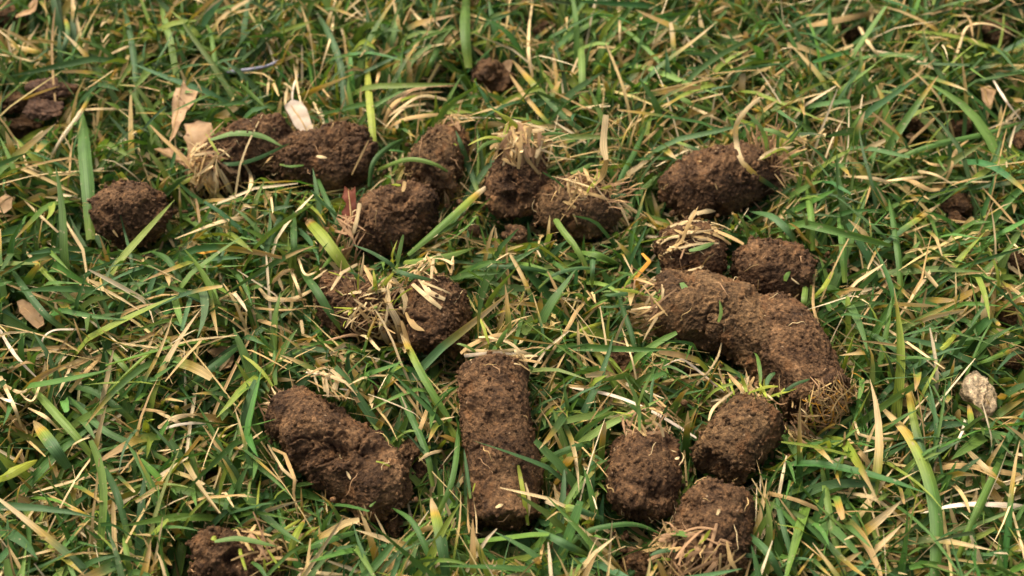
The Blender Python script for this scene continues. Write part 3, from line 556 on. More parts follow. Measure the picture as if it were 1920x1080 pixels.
shoot('R', [([(735, 515), (738, 500, 3.6), (700, 475, 3.9), (660, 458, 4.0)], 8, 'g', 'blade'), ([(740, 510), (745, 490, 3.6), (756, 440, 4.2)], 9, 'l', 'cut'), ([(738, 505, 3.4), (765, 515, 3.5), (808, 525, 3.4)], 9, 'g', 'cut'),
            ([(738, 508), (735, 480, 3.7), (745, 450, 4.0)], 6, 'z', 'blade'), ([(705, 550), (703, 530, 3.4), (700, 505, 3.6)], 8, 'z', 'blade'),
            ([(620, 545), (640, 512), (670, 495, 3.2)], 7, 's', 'straw', False)])
shoot('R', [([(732, 518), (726, 565), (745, 605), (752, 640), (760, 660, 2.0)], 13, 's', 'straw'), ([(738, 520), (760, 560), (758, 590)], 12, 's', 'blade'), ([(760, 585), (775, 610), (795, 620)], 12, 't', 'blade'), ([(750, 600), (765, 650), (760, 655)], 10, 't', 'straw')], 'straw_stalk')
rb = RB(); c, R = ctr('S', .1); drape(rb, c, R, 22, (.4, 1.1), (.05, .12), 'st', r, top=(-.2, .5, .9), cone=.8, lift=(0, .15)); part('S', 'straw_thatch', rb, M_STRAW)
shoot('S', [([(775, 533), (800, 556), (827, 578)], 9, 's', 'cut'), ([(780, 510), (805, 548), (836, 562)], 10, 's', 'cut', False), ([(795, 530), (820, 540), (848, 552)], 5, 's', 'straw'), ([(765, 512), (780, 508), (790, 525)], 7, 't', 'straw')], 'cut_straw')
rb = RB(); c, R = ctr('T', .8); drape(rb, c, R, 50, (.4, 1.2), (.03, .10), 'tktz', r, top=(.4, .2, .8), cone=1.0); part('T', 'straw_thatch', rb, M_STRAW)
shoot('T', [([(402, 1015), (450, 1010), (520, 1025, 2.8)], 10, 'l', 'blade'), ([(398, 1013), (405, 1005)], 10, 'z', 'blade')])
for cid, t_, ax_, n_s in (('B', .1, (-.6, -.1, .5), 7), ('F', .0, (-.1, -.1, 1), 6), ('G', .6, (.3, -.1, 1), 6), ('H', .95, (.5, .2, .8), 8), ('K', .0, (-1, 0, .4), 9), ('M', .0, (.1, .5, .5), 5), ('N', .9, (-.5, -.3, .6), 5), ('O', .0, (0, .5, .9), 6), ('R', .7, (.2, 0, 1), 9), ('T', .7, (.4, .2, .8), 5), ('Q', .0, (-.5, .5, .6), 4), ('P', .0, (.1, .6, .7), 4), ('E', .0, (-.6, -.3, .5), 4)):
    rb = RB(); c, R = ctr(cid, t_)
    for i in range(n_s):
        d = norm(np.array(ax_) + r.normal(size=3) * .5); q = c + d * R * .8; pts = [q]; ln = r.uniform(.5, 1.4)
        for j in range(6): d = norm(d + np.array([0, 0, -.12]) + r.normal(size=3) * .1); q = q + d * ln / 6; pts.append(q)
        make_rib(rb, np.array(pts), r.uniform(.06, .15), ['g', 'g', 'z', 'g'][r.integers(4)], r, 'blade' if r.random() < .6 else 'cut', True, r.uniform(-1, 1), .2, 10, 3)
    part(cid, 'green_sprigs', rb, M_GRASS)
rb = None

# ------------------------------------------------------------------ clods, stones, twig
def clod(px, py, rx, ry, z, lab, name='soil_clod', cat='soil clod', mat=None, rough=1.0, s=0, squash=.8, group='loose soil clods in the lawn', sub=5):
    c = unproj(px, py, z); k = depth(c) / F; bm = bmesh.new(); bmesh.ops.create_icosphere(bm, subdivisions=sub, radius=1)
    bm.verts.ensure_lookup_table(); v = np.array([q.co[:] for q in bm.verts]); f = np.array([[q.index for q in g.verts] for g in bm.faces]); bm.free()
    R = np.array([rx * k, ry * k * 1.1, (rx + ry) / 2 * k * squash]); p = v * R
    p = p * (1 + 0.55 * fbm(v * 1.5 + s, 3, s))[:, None]; rr = min(1, R.mean() / .5)
    p = p + norm(v) * (soil_disp(p / max(rr, .45) + c, s + 3, rough) * max(rr, .3))[:, None]
    o = mesh_from(name, p + c, f, mat or M_SOIL, origin=c - np.array([0, 0, R[2]])); tag(o, lab, cat, group)
    OCC.append((px, py, max(rx, ry) * .8, depth(c))); return o
CL = [(766, 852, 22, 26, 1.9, 'crumbly clod with a pale leaf scrap, right of the long cracked core'), (785, 878, 18, 16, 1.5, 'smaller clod just below the one holding the pale leaf scrap'),
 (915, 140, 28, 30, 1.6, 'shaded clod among blades at the top, right of the bent straw bundle'), (940, 150, 22, 26, 1.4, 'clod touching the right side of the shaded clod at the top'),
 (968, 440, 22, 18, 1.7, 'small clod below the upright straw capped core'), (890, 432, 9, 9, 1.7, 'tiny clod on grass between the two central core rows'),
 (1165, 672, 20, 26, 1.4, 'clod sunk in grass left of the arched straw'), (1062, 915, 13, 13, 1.9, 'small grey clod right of the long straight core'),
 (1800, 385, 26, 22, 1.4, 'brown clod at the right, above the thin slanting straw'), (1795, 412, 18, 14, 1.4, 'lower clod of the pair at right under grass'),
 (1715, 232, 18, 14, 1.4, 'small dark clod far back at upper right'), (1802, 242, 24, 14, 1.4, 'clod at upper right crossed by a long thin blade'),
 (1900, 490, 22, 26, 1.4, 'clod at the right edge in deep grass'), (1902, 680, 24, 14, 1.6, 'clod at the right edge above the cream stone'), (1888, 595, 20, 22, 1.2, 'clod at right edge between two other clods'),
 (15, 32, 34, 26, 1.5, 'dark clod in the top left corner beside a tan leaf'), (283, 105, 12, 12, 1.3, 'tiny clod far back near upper left'),
 (1018, 52, 20, 14, 1.3, 'small clod far back at top centre'), (1862, 60, 30, 22, 1.2, 'dark clod at the top right under an arched straw'),
 (395, 895, 12, 18, 1.2, 'small clod in the lower left grass above the cut off core'), (700, 728, 12, 12, 1.2, 'tiny clod between the cracked core and the two tone blade'),
 (1595, 60, 22, 12, 1.2, 'small clod under the thick tan straw at upper right'), (270, 625, 8, 8, 1.5, ''),
 (740, 985, 16, 22, 1.0, 'clod below the lower end of the cracked core'), (1290, 690, 14, 14, 1.0, 'small clod under the long bare core'), (1915, 260, 14, 24, 1.5, 'grey brown clod at the right edge, upper part'),
 (640, 690, 10, 10, 1.0, 'tiny clod below the central pair of cores'), (1685, 515, 11, 10, 1.3, 'tiny clod under the thin slanting straw at right'), (1190, 1060, 34, 26, 1.0, 'clod at the bottom edge left of the lowest core')]
for i, (x, y, rx, ry, z, lab) in enumerate(CL):
    if lab: clod(x, y, rx, ry, z, lab, s=300 + i * 5, sub=5 if rx > 15 else 4)
clod(268, 622, 7, 7, 1.6, 'tiny dark red bud in the grass at left', 'seed_bud', 'bud', M_BUD, .3, 900, 1.0, None, 3)
clod(100, 165, 42, 22, 1.9, 'smooth clay clod with a ragged top at upper left', mat=M_CLAY, rough=1.0, s=501, squash=.45)
clod(85, 205, 36, 22, 1.8, 'smooth flat clay clod lying lowest of the three at upper left', mat=M_CLAY, rough=.7, s=502, squash=.4)
clod(22, 195, 28, 18, 1.6, 'rough clod at the left edge beside the smooth clay', s=503)
clod(45, 240, 30, 16, 1.1, 'dark clod in shade under the smooth clay at upper left', s=504)
clod(1832, 738, 26, 42, 1.9, 'cream coloured rough stone in the grass at the right', 'pale_stone', 'stone', M_STONE, .3, 601, .9, None)
def tube_obj(name, pts, rad, mat, lab, cat, sides=8):
    P = catmull(np.array(pts), 24); T = norm(np.gradient(P, axis=0)); S = norm(np.cross(T, [0, 0, 1.])); U = np.cross(S, T)
    th = np.linspace(0, 2 * math.pi, sides, endpoint=False); rr = rad * (1 + .25 * vnoise(P * 3, 5)) * np.interp(np.linspace(0, 1, 24), [0, .03, .95, 1], [.3, 1, .8, .2])
    V = P[:, None] + S[:, None] * (rr[:, None] * np.cos(th))[..., None] + U[:, None] * (rr[:, None] * np.sin(th))[..., None]
    idx = np.arange(24 * sides).reshape(24, sides); nx = np.roll(idx, -1, 1); f = np.stack([idx[:-1], nx[:-1], nx[1:], idx[1:]], -1).reshape(-1, 4)
    return tag(mesh_from(name, V.reshape(-1, 3), f, mat, origin=P[0]), lab, cat)
tube_obj('twig', [unproj(425, 136, 2.0), unproj(470, 130, 2.1), unproj(500, 124, 2.1), unproj(528, 112, 2.0)], .065, M_TWIG, 'thin grey twig lying in grass far back at upper left', 'twig')

# ------------------------------------------------------------------ dead leaves
def leaf(out_px, z, mat, lab, veins=(), tilt=(0, 0), s=0, curl=.25, grp=None):
    W = np.array([unproj(x, y, z) for x, y in out_px]); c = W.mean(0)
    root = empty('dead_leaf', c); tag(root, lab, 'leaf', grp)
    bm = bmesh.new(); vs_ = [bm.verts.new(w - c) for w in W]; bm.faces.new(vs_)
    bmesh.ops.triangulate(bm, faces=bm.faces[:]); bmesh.ops.subdivide_edges(bm, edges=bm.edges[:], cuts=5, use_grid_fill=True); bmesh.ops.triangulate(bm, faces=bm.faces[:])
    bm.verts.ensure_lookup_table(); v = np.array([q.co[:] for q in bm.verts]); f = np.array([[q.index for q in g.verts] for g in bm.faces]); bm.free()
    def warp(p):
        zz = (p[:, 0] * tilt[0] + p[:, 1] * tilt[1]) * .25 + curl * fbm((p + c) * .9 + s, 2, s) + .10 * fbm((p + c) * 3, 2, s + 2) + .10 * (p[:, 0] ** 2 + p[:, 1] ** 2)
        q = p.copy(); q[:, 2] = zz; return q
    v = warp(v); n0 = len(v); th = np.array([0, 0, -.03])
    V = np.concatenate([v, v + th]); F_ = np.concatenate([f, f[:, ::-1] + n0])
    from collections import Counter
    ed = Counter(); 
    for t in f:
        for a, b in ((0, 1), (1, 2), (2, 0)): ed[(min(t[a], t[b]), max(t[a], t[b]))] += 1
    side = [(a, b) for (a, b), k in ed.items() if k == 1]; S_ = []
    for a, b in side: S_ += [[a, b, b + n0], [a, b + n0, a + n0]]
    mesh_from('leaf_blade', V + c, np.concatenate([F_, np.array(S_)]), mat, root, origin=c)
    for vn in veins:
        q = catmull(np.array([unproj(x, y, z) - c for x, y in vn]), 14); q = warp(q) + np.array([0, 0, .012]) + c; rb = RB()
        make_rib(rb, q, .05, 't', rng, 'straw', True, 0, .5, 14, 3); rb.build('leaf_vein', M_STRAW, root, c)
    for x, y in out_px[::2]: OCC.append((x, y, 14, depth(c)))
    xs = np.mean([q[0] for q in out_px]); ys = np.mean([q[1] for q in out_px]); OCC.append((xs, ys, 22, depth(c)))
leaf([(347, 161), (352, 172), (374, 182), (362, 198), (352, 205), (344, 222), (335, 234), (324, 254), (314, 268), (322, 245), (321, 225), (322, 200), (328, 185), (333, 176), (343, 176)], 2.3, M_LEAF_TAN, 'tan lobed leaf piece with a pointed tip, behind the straw wrapped core', [[(318, 258), (330, 215), (346, 165)]], (.1, .9), 3)
leaf([(347, 242), (375, 238), (398, 242), (405, 262), (395, 300), (380, 315), (360, 310), (330, 296), (305, 290), (289, 283), (300, 277), (330, 277), (350, 290), (352, 275), (345, 266), (352, 258)], 2.0, M_LEAF_TAN, 'spotted tan leaf against the straw end of a core at upper left', [[(292, 284), (350, 295), (395, 262)], [(370, 290), (355, 245)]], (.05, .6), 5)
leaf([(648, 362), (660, 372), (668, 365), (669, 390), (664, 415), (660, 432), (648, 434), (640, 428), (643, 410), (640, 396), (650, 388), (642, 378)], 2.5, M_LEAF_RED, 'small red brown curled leaf beside a fibrous core', [[(655, 428), (657, 395), (655, 368)]], (.2, 1.1), 7, .15)
leaf([(534, 205), (548, 194), (566, 196), (576, 208), (588, 240), (580, 248), (565, 246), (550, 230)], 2.5, M_LEAF_PALE, 'whitish flat leaf flake standing behind two touching cores', [[(545, 200), (578, 243)]], (.1, 1.2), 9, .12)
leaf([(28, 28), (45, 15), (60, 0), (72, -4), (66, 15), (52, 32), (40, 37), (30, 34)], 2.2, M_LEAF_TAN, 'narrow tan leaf piece in the top left corner', [[(30, 33), (66, 2)]], (.1, .5), 11)
leaf([(34, 572), (45, 566), (62, 572), (80, 585), (82, 606), (68, 612), (50, 600), (38, 590)], 1.7, M_LEAF_TAN, 'round tan leaf half under blades at the left', [[(38, 575), (76, 605)]], (0, .4), 13)
leaf([(388, 660), (410, 652), (436, 655), (440, 672), (432, 690), (415, 692), (405, 672)], 1.6, M_LEAF_TAN, 'dull tan leaf scrap under blades, left of the cracked core', [[(392, 662), (432, 685)]], (0, .4), 15)
leaf([(1838, 165), (1855, 160), (1868, 168), (1864, 182), (1856, 198), (1845, 185)], 2.0, M_LEAF_TAN, 'small dull leaf scrap at the upper right beside a white straw', [[(1843, 166), (1857, 192)]], (0, .6), 17)
leaf([(0, 378), (14, 370), (28, 380), (24, 395), (8, 402), (-6, 395)], 2.0, M_LEAF_TAN, 'pale leaf scrap at the left edge', [[(0, 392), (24, 380)]], (0, .5), 19)
leaf([(1012, 630, ), (1022, 600), (1034, 585), (1036, 600), (1026, 625)] if False else [(935, 130), (950, 118), (962, 122), (955, 140)], 1.6, M_LEAF_TAN, 'tiny tan leaf scrap on the shaded clod at the top', [], (0, .4), 21)
leaf([(1700, 245), (1712, 240), (1725, 246), (1716, 256)], 1.4, M_LEAF_TAN, 'tiny leaf scrap beside the small dark clod at upper right', [], (0, .4), 23)

# ------------------------------------------------------------------ single blades and straws that stand out
# (code, label, width px, points base->tip[, flags])   flags: c = cut tip, k = kinked, o = lies on a core
BL = [
 ('g', 'broad flat upright blade left of the round dark core', 25, [(170, 450), (165, 360), (158, 280), (154, 208)], ''),
 ('s', 'short pale straw lying level, right of the clay clods', 6, [(160, 205), (210, 204), (255, 208)], ''),
 ('y', 'yellow curling blade with an orange tip near the top left corner', 9, [(100, 118), (120, 88), (127, 55), (117, 22)], ''),
 ('g', 'tall thin blade rising to the top edge at left', 11, [(258, 215), (253, 130), (243, 60), (226, -8)], ''),
 ('g', 'tall blade above the lobed tan leaf piece', 13, [(336, 178), (322, 90), (312, 50), (297, -8)], ''),
 ('g', 'slim arching blade left of the thin grey twig', 9, [(410, 190), (402, 110), (394, 60), (382, 42)], ''),
 ('b', 'straw with green foot reaching the left edge near the top', 10, [(85, 110), (70, 98), (40, 90), (8, 80)], ''),
 ('s', 'short pale straw slanting up at upper left', 7, [(195, 106), (220, 95), (243, 86), (283, 84)], ''),
 ('b', 'straw slanting down below the smooth clay clods', 8, [(172, 175), (148, 215), (112, 265), (84, 318)], ''),
 ('t', 'thin upright straw left of the broad upright blade', 5, [(125, 362), (130, 310), (137, 262)], ''),
 ('s', 'curved straw below the smooth clay clods at the left edge', 6, [(42, 285), (50, 308), (68, 320), (88, 325)], ''),
 ('p', 'arching blade with bleached tip above the dark lumpy core', 13, [(646, 225), (640, 130), (616, 62), (590, 18)], ''),
 ('s', 'thin bent straw hanging from the top, left of centre', 6, [(628, 20), (620, 70), (610, 105), (597, 152)], ''),
 ('s', 'pale straw slanting near the top centre left', 9, [(768, 16), (795, 45), (828, 80)], ''),
 ('g', 'short upright blade right of the pale slanting straw at top', 10, [(798, 142), (812, 110), (832, 72)], 'c'),
 ('g', 'wide upright blade at the top edge, left of the shaded clod', 20, [(879, 128), (872, 60), (874, -8)], 'c'),
 ('z', 'bright upright blade right of the dark lumpy core', 14, [(704, 310), (698, 240), (692, 180), (687, 105)], ''),
 ('p', 'short hooked blade with white tip left of the pale dry core', 10, [(692, 350), (700, 305), (730, 275), (766, 257)], ''),
 ('g', 'blade arching over the pale dry core with tan tip', 9, [(708, 318), (765, 299), (815, 308), (853, 331)], 'o'),
 ('g', 'blade leaning across the right side of the pale dry core', 12, [(895, 358), (880, 315), (866, 275), (854, 244)], 'o'),
 ('s', 'thin straw standing in front of the whitish leaf flake', 5, [(582, 242), (562, 190), (548, 110)], ''),
 ('s', 'upright pale straw at the top edge, right of centre left clod', 7, [(998, 145), (990, 100), (991, 50), (997, -8)], ''),
 ('y', 'long two tone blade slanting from the shaded clod towards the centre', 14, [(1115, 262), (1060, 220), (1010, 168), (958, 110)], ''),
 ('b', 'straw coloured blade below the long two tone blade', 11, [(1050, 250), (1020, 222), (985, 180), (955, 138)], ''),
 ('s', 'thin upright straw at the top edge right of centre', 7, [(1166, 104), (1162, 60), (1160, -8)], ''),
 ('l', 'light green blade pointing up right near the top', 13, [(1058, 84), (1090, 55), (1127, 34)], ''),
 ('g', 'dark flat upright blade near the top, right of the light green one', 14, [(1092, 205), (1091, 130), (1088, 66)], 'c'),
 ('g', 'very long thin blade slanting down right across the top', 9, [(1340, 200), (1262, 140), (1180, 62), (1094, 11)], ''),
 ('y', 'yellow green blade above the hairy tufted core', 10, [(1350, 210), (1300, 196), (1260, 172), (1213, 140)], ''),
 ('s', 'straw slanting down right to the hairy tufted core', 7, [(1370, 236), (1330, 216), (1272, 190)], ''),
 ('g', 'upright leaning blade between the ragged and the hairy cores', 10, [(1146, 405), (1162, 340), (1190, 285), (1214, 230)], ''),
 ('t', 'short tan straw sticking up left of the hairy core', 7, [(1196, 278), (1230, 246), (1266, 212)], ''),
 ('y', 'blade with dry tip pointing left, behind the hairy core', 10, [(1350, 295), (1310, 282), (1275, 268), (1234, 258)], ''),
 ('t', 'long straw slanting up right above the hairy core', 7, [(1380, 240), (1420, 180), (1470, 130), (1522, 95)], ''),
 ('t', 'thick flat tan straw far back at upper right', 15, [(1502, 50), (1560, 40), (1632, 25)], 'c'),
 ('s', 'very thin straw at the top edge, far right', 4, [(1832, 33), (1860, 17), (1898, -5)], ''),
 ('s', 'arched straw in the top right corner', 7, [(1784, 126), (1798, 88), (1815, 50), (1860, 46), (1912, 72)], ''),
 ('t', 'thin straw meeting the arched straw at top right', 5, [(1700, 95), (1765, 76), (1830, 50)], ''),
 ('w', 'white straight straw slanting down near the right edge', 7, [(1862, 150), (1882, 185), (1912, 224)], ''),
 ('g', 'long fine blade slanting up to the right edge', 11, [(1655, 318), (1700, 290), (1760, 270), (1850, 250), (1925, 226)], ''),
 ('s', 'pale straw pointing down left of the upper right leaf scrap', 9, [(1610, 50), (1635, 92), (1662, 118)], ''),
 ('s', 'hair thin level straw at the right', 4, [(1740, 344), (1820, 341), (1906, 342)], ''),
 ('t', 'twisted straw right of the small dark clod', 7, [(1700, 285), (1712, 262), (1740, 235), (1768, 200)], ''),
 ('t', 'curved tan straw ending above the level thin straw', 8, [(1770, 350), (1785, 315), (1793, 285), (1820, 258)], ''),
 ('s', 'straight thin straw left of the round dark core', 6, [(45, 375), (92, 420), (142, 468)], ''),
 ('s', 'bent straw below the broad upright blade', 7, [(118, 408), (140, 445), (154, 468), (166, 545)], 'k'),
 ('y', 'yellow blade with long dry tip at middle left', 11, [(180, 604), (140, 568), (105, 532), (74, 500), (44, 466)], ''),
 ('g', 'long dark blade curving across the left middle', 13, [(135, 628), (85, 590), (45, 540), (18, 498)], ''),
 ('w', 'white curled straw shaped like a hook at left', 6, [(80, 656), (80, 635), (98, 620), (130, 617), (165, 617)], ''),
 ('w', 'long pale straw starting at the left edge', 8, [(-5, 612), (30, 668), (85, 724)], ''),
 ('p', 'blade with bleached tip right of the white hooked straw', 12, [(262, 722), (235, 690), (210, 662), (187, 638)], ''),
 ('s', 'short thin straw slanting up near the tiny red bud', 4, [(232, 677), (275, 652), (314, 626)], ''),
 ('g', 'broad ribbed blade pointing up right, left of the cracked core', 15, [(345, 732), (385, 700), (420, 672), (452, 645)], ''),
 ('s', 'wide pale straw slanting right of the round dark core', 10, [(328, 448), (375, 430), (430, 412), (482, 404)], ''),
 ('g', 'arched blade below the round dark core', 12, [(345, 560), (335, 520), (312, 485), (280, 470)], ''),
 ('g', 'slender upright blade in front of the round dark core', 6, [(252, 540), (245, 480), (235, 440), (225, 400)], 'o'),
 ('o', 'orange dead piece right below the round dark core', 10, [(355, 470), (385, 473), (412, 468)], ''),
 ('g', 'flat upright blade left of the wide yellow green blade', 13, [(552, 500), (551, 450), (550, 393)], ''),
 ('v', 'wide yellow green blade with a split tan tip', 24, [(655, 512), (625, 470), (600, 438), (576, 412)], 'c'),
 ('g', 'long blade left of the red brown leaf', 10, [(655, 470), (630, 410), (610, 370), (590, 320)], ''),
 ('g', 'blade pointing up from below the dark lumpy core', 9, [(495, 490), (515, 430), (532, 395), (548, 350)], ''),
 ('g', 'dark blade crossing the left end of the straw bursting core', 16, [(645, 622), (615, 580), (590, 540), (562, 505)], 'o'),
 ('y', 'two tone blade with tan tip leaning against the central pair', 15, [(845, 790), (810, 735), (785, 690), (765, 650), (748, 615)], ''),
 ('y', 'long dry tipped blade reaching the fibrous core from the right', 16, [(765, 478), (810, 440), (855, 400), (890, 368), (922, 342)], ''),
 ('g', 'broad blade above the dark core of the central pair', 17, [(758, 492), (800, 488), (840, 480), (890, 464)], ''),
 ('g', 'level blade right of the central pair of cores', 9, [(868, 500), (935, 500), (1000, 505), (1070, 522)], ''),
 ('g', 'dark blade pointing up left at the middle of the lawn', 12, [(1105, 512), (1080, 465), (1050, 425), (1024, 378)], ''),
 ('g', 'small upright blade in the middle of the lawn', 11, [(1110, 538), (1111, 500), (1113, 460)], ''),
 ('g', 'broad flat blade beside the small upright blade', 17, [(1080, 472), (1120, 478), (1164, 496)], ''),
 ('g', 'arching blade below the small upright blade', 9, [(1010, 540), (1040, 515), (1085, 503), (1140, 506)], ''),
 ('t', 'long bent straw right of the long straight core top', 9, [(1005, 702), (1035, 655), (1065, 612), (1082, 580), (1120, 545)], ''),
 ('g', 'tall blade left of the shoots of the long bare core', 10, [(1198, 690), (1185, 630), (1170, 585), (1155, 537)], ''),
 ('z', 'pale yellow stem lying in the middle grass', 9, [(1068, 632), (1095, 618), (1128, 605)], 'c'),
 ('s', 'thin straw standing before the long bare core', 5, [(1305, 722), (1335, 685), (1348, 655), (1360, 602)], 'o'),
 ('w', 'arched straw under the long bare core', 5, [(1245, 687), (1268, 675), (1290, 680), (1355, 735)], ''),
 ('s', 'thin straw leaning left of the sunk clod', 5, [(1197, 725), (1185, 665), (1163, 610)], ''),
 ('g', 'wide curved blade beside the squat straw topped core', 17, [(1498, 462), (1475, 430), (1445, 405), (1405, 396)], ''),
 ('s', 'thin straw slanting across the right side of the lawn', 7, [(1664, 618), (1705, 562), (1745, 505), (1796, 434)], ''),
 ('y', 'yellow blade with white dry tip above the thin slanting straw', 13, [(1615, 485), (1660, 455), (1700, 425), (1763, 382)], ''),
 ('g', 'tall dark blade crossed by the yellow dry tipped one', 13, [(1690, 560), (1684, 480), (1674, 410), (1666, 370)], ''),
 ('g', 'upright blade right of the rounded bare core', 14, [(1584, 530), (1580, 460), (1572, 395)], ''),
 ('g', 'upright blade between the hairy core and the right side grass', 13, [(1524, 470), (1521, 410), (1512, 350)], ''),
 ('p', 'long blade with white tip right of the smooth slanting core', 12, [(1745, 695), (1700, 668), (1640, 630), (1584, 604)], ''),
 ('z', 'small yellow green leaf above the cream stone', 12, [(1738, 662), (1770, 650), (1798, 618)], ''),
 ('y', 'yellow tipped blade near the right edge above the cream stone', 9, [(1825, 684), (1860, 672), (1912, 650)], ''),
 ('g', 'short dark blade against the rounded bare core', 12, [(1503, 590), (1508, 560), (1512, 522)], ''),
 ('t', 'straw curving down right of the smooth slanting core', 7, [(1548, 645), (1530, 600), (1524, 560), (1528, 505)], ''),
 ('z', 'bent yellow green piece right of the rounded bare core', 9, [(1520, 562), (1545, 538), (1562, 508)], 'c'),
 ('s', 'very long thin straw slanting up in the lower left', 5, [(84, 1012), (110, 955), (145, 895), (193, 828)], ''),
 ('g', 'large dark blade slanting down right at lower left', 16, [(180, 865), (140, 815), (95, 765), (50, 715)], ''),
 ('g', 'blade arching down right from the left middle', 13, [(255, 795), (215, 760), (170, 732), (115, 722)], ''),
 ('g', 'long low blade crossing the lower left grass', 13, [(330, 872), (270, 842), (200, 810), (155, 770), (128, 742)], ''),
 ('g', 'dark upright blade in the lower left grass', 13, [(245, 1025), (225, 945), (212, 910), (190, 864)], ''),
 ('g', 'blade rising from the bottom edge at left', 11, [(245, 1090), (238, 1040), (231, 1002)], ''),
 ('s', 'pale flat straw above the cut off core', 10, [(295, 800), (335, 782), (372, 776)], ''),
 ('y', 'wide mottled tan blade at the lower left', 24, [(128, 878), (98, 835), (62, 788)], ''),
 ('z', 'wide green blade entering from the left edge', 24, [(-12, 905), (25, 885), (70, 862)], ''),
 ('s', 'curved pale straw at the lower left', 9, [(52, 764), (85, 782), (118, 812)], ''),
 ('b', 'straw with green foot below the thin slanting straw', 9, [(195, 982), (140, 955), (87, 925)], ''),
 ('s', 'kinked straw hanging below the left end of the cracked core', 7, [(500, 832), (530, 880), (556, 902), (548, 918)], 'k'),
 ('t', 'long kinked tan straw left of the cracked core', 9, [(508, 840), (535, 852), (555, 900), (552, 925), (563, 985)], 'k'),
 ('t', 'short dry upright blade above the clod with a leaf scrap', 10, [(776, 832), (788, 795), (806, 748)], ''),
 ('y', 'green blade with yellow edge and tan tip at the bottom edge', 22, [(838, 1095), (830, 1030), (820, 980), (808, 932)], ''),
 ('g', 'long dark blade passing right of the clod with a leaf scrap', 13, [(812, 912), (800, 850), (770, 780), (738, 720)], ''),
 ('g', 'curved blade left of the long straight core', 11, [(815, 975), (843, 915), (855, 860), (860, 790)], ''),
 ('g', 'blade bending at the bottom below the cracked core', 11, [(820, 1090), (795, 1020), (770, 975), (732, 950)], ''),
 ('v', 'short stout blade at the bottom, right of the cut off core', 15, [(542, 1060), (552, 1010), (572, 972)], ''),
 ('g', 'broad low blade below the cracked core', 16, [(560, 1035), (610, 1015), (680, 993)], ''),
 ('s', 'pale leaf scrap held by the crumbly clod', 10, [(784, 864), (800, 852), (828, 844)], ''),
 ('z', 'thread like upright blade left of the kinked straws', 5, [(484, 1005), (483, 940), (490, 885)], ''),
 ('w', 'long white straw sloping down to the barrel shaped core', 10, [(1068, 726), (1150, 742), (1230, 775), (1308, 822)], ''),
 ('t', 'kinked tan straw behind the barrel shaped core', 8, [(1172, 790), (1218, 788), (1252, 745)], 'k'),
 ('t', 'thin tan straw crossing behind the barrel shaped core', 5, [(1215, 733), (1250, 765), (1292, 800)], ''),
 ('g', 'blade reaching up right to the barrel shaped core', 13, [(1008, 868), (1060, 845), (1100, 834), (1148, 828)], 'c'),
 ('y', 'dull blade with tan blunt tip right of the long straight core', 14, [(1130, 972), (1080, 955), (1022, 940)], 'c'),
 ('g', 'arched blade under the barrel shaped core', 11, [(1052, 1042), (1090, 1002), (1150, 985), (1200, 985), (1248, 1006)], ''),
 ('g', 'broad ribbed blade below right of the long straight core', 16, [(1100, 1040), (1050, 1015), (1003, 990)], ''),
 ('p', 'blade with white tip right of the lowest core', 15, [(1470, 1090), (1438, 1035), (1390, 990)], ''),
 ('g', 'narrow blade lying along the left side of the long straight core', 8, [(882, 935), (876, 890), (870, 842)], 'o'),
 ('y', 'tall wide blade forking at lower right with long tan tip', 27, [(1752, 1095), (1756, 985), (1742, 900), (1712, 830), (1680, 790), (1638, 750)], ''),
 ('y', 'tall blade behind the forking one with a tan tip', 16, [(1762, 980), (1738, 880), (1716, 800), (1706, 750), (1692, 690)], ''),
 ('g', 'long straight blade slanting up right at lower right', 17, [(1795, 1050), (1825, 975), (1860, 900), (1895, 825)], ''),
 ('w', 'long white straw at the right edge near the bottom', 15, [(1725, 962), (1780, 948), (1840, 944), (1925, 951)], ''),
 ('t', 'flat tan straw lying level above the long white one', 15, [(1752, 878), (1810, 874), (1925, 892)], 'c'),
 ('b', 'orange tan blade slanting over the flat tan straw', 11, [(1900, 930), (1860, 890), (1832, 862), (1804, 834)], ''),
 ('g', 'long blade right of the lowest core', 14, [(1585, 1090), (1560, 990), (1550, 930), (1538, 858)], ''),
 ('g', 'slim upright blade beside the white tipped blade', 11, [(1497, 1090), (1475, 1010), (1462, 960), (1455, 918)], ''),
 ('y', 'yellow upright blade in front of the cream stone', 12, [(1826, 852), (1822, 800), (1816, 752)], ''),
 ('w', 'white straw pointing down below the cream stone', 8, [(1786, 842), (1800, 815), (1808, 785)], ''),
 ('s', 'kinked straw right of the orange root mat', 7, [(1604, 790), (1610, 814), (1640, 822), (1690, 825)], 'k'),
 ('t', 'wide tan straw slanting down right of the orange root mat', 13, [(1592, 826), (1615, 850), (1645, 888)], 'c'),
 ('s', 'long pale blade below the wide tan straw', 9, [(1705, 985), (1640, 935), (1568, 922)], ''),
 ('t', 'brown straw slanting towards the lowest core', 10, [(1440, 925), (1500, 940), (1575, 975)], ''),
 ('s', 'straw lying over grass at the bottom left of centre', 9, [(560, 1068), (610, 1075), (660, 1076)], ''),
]
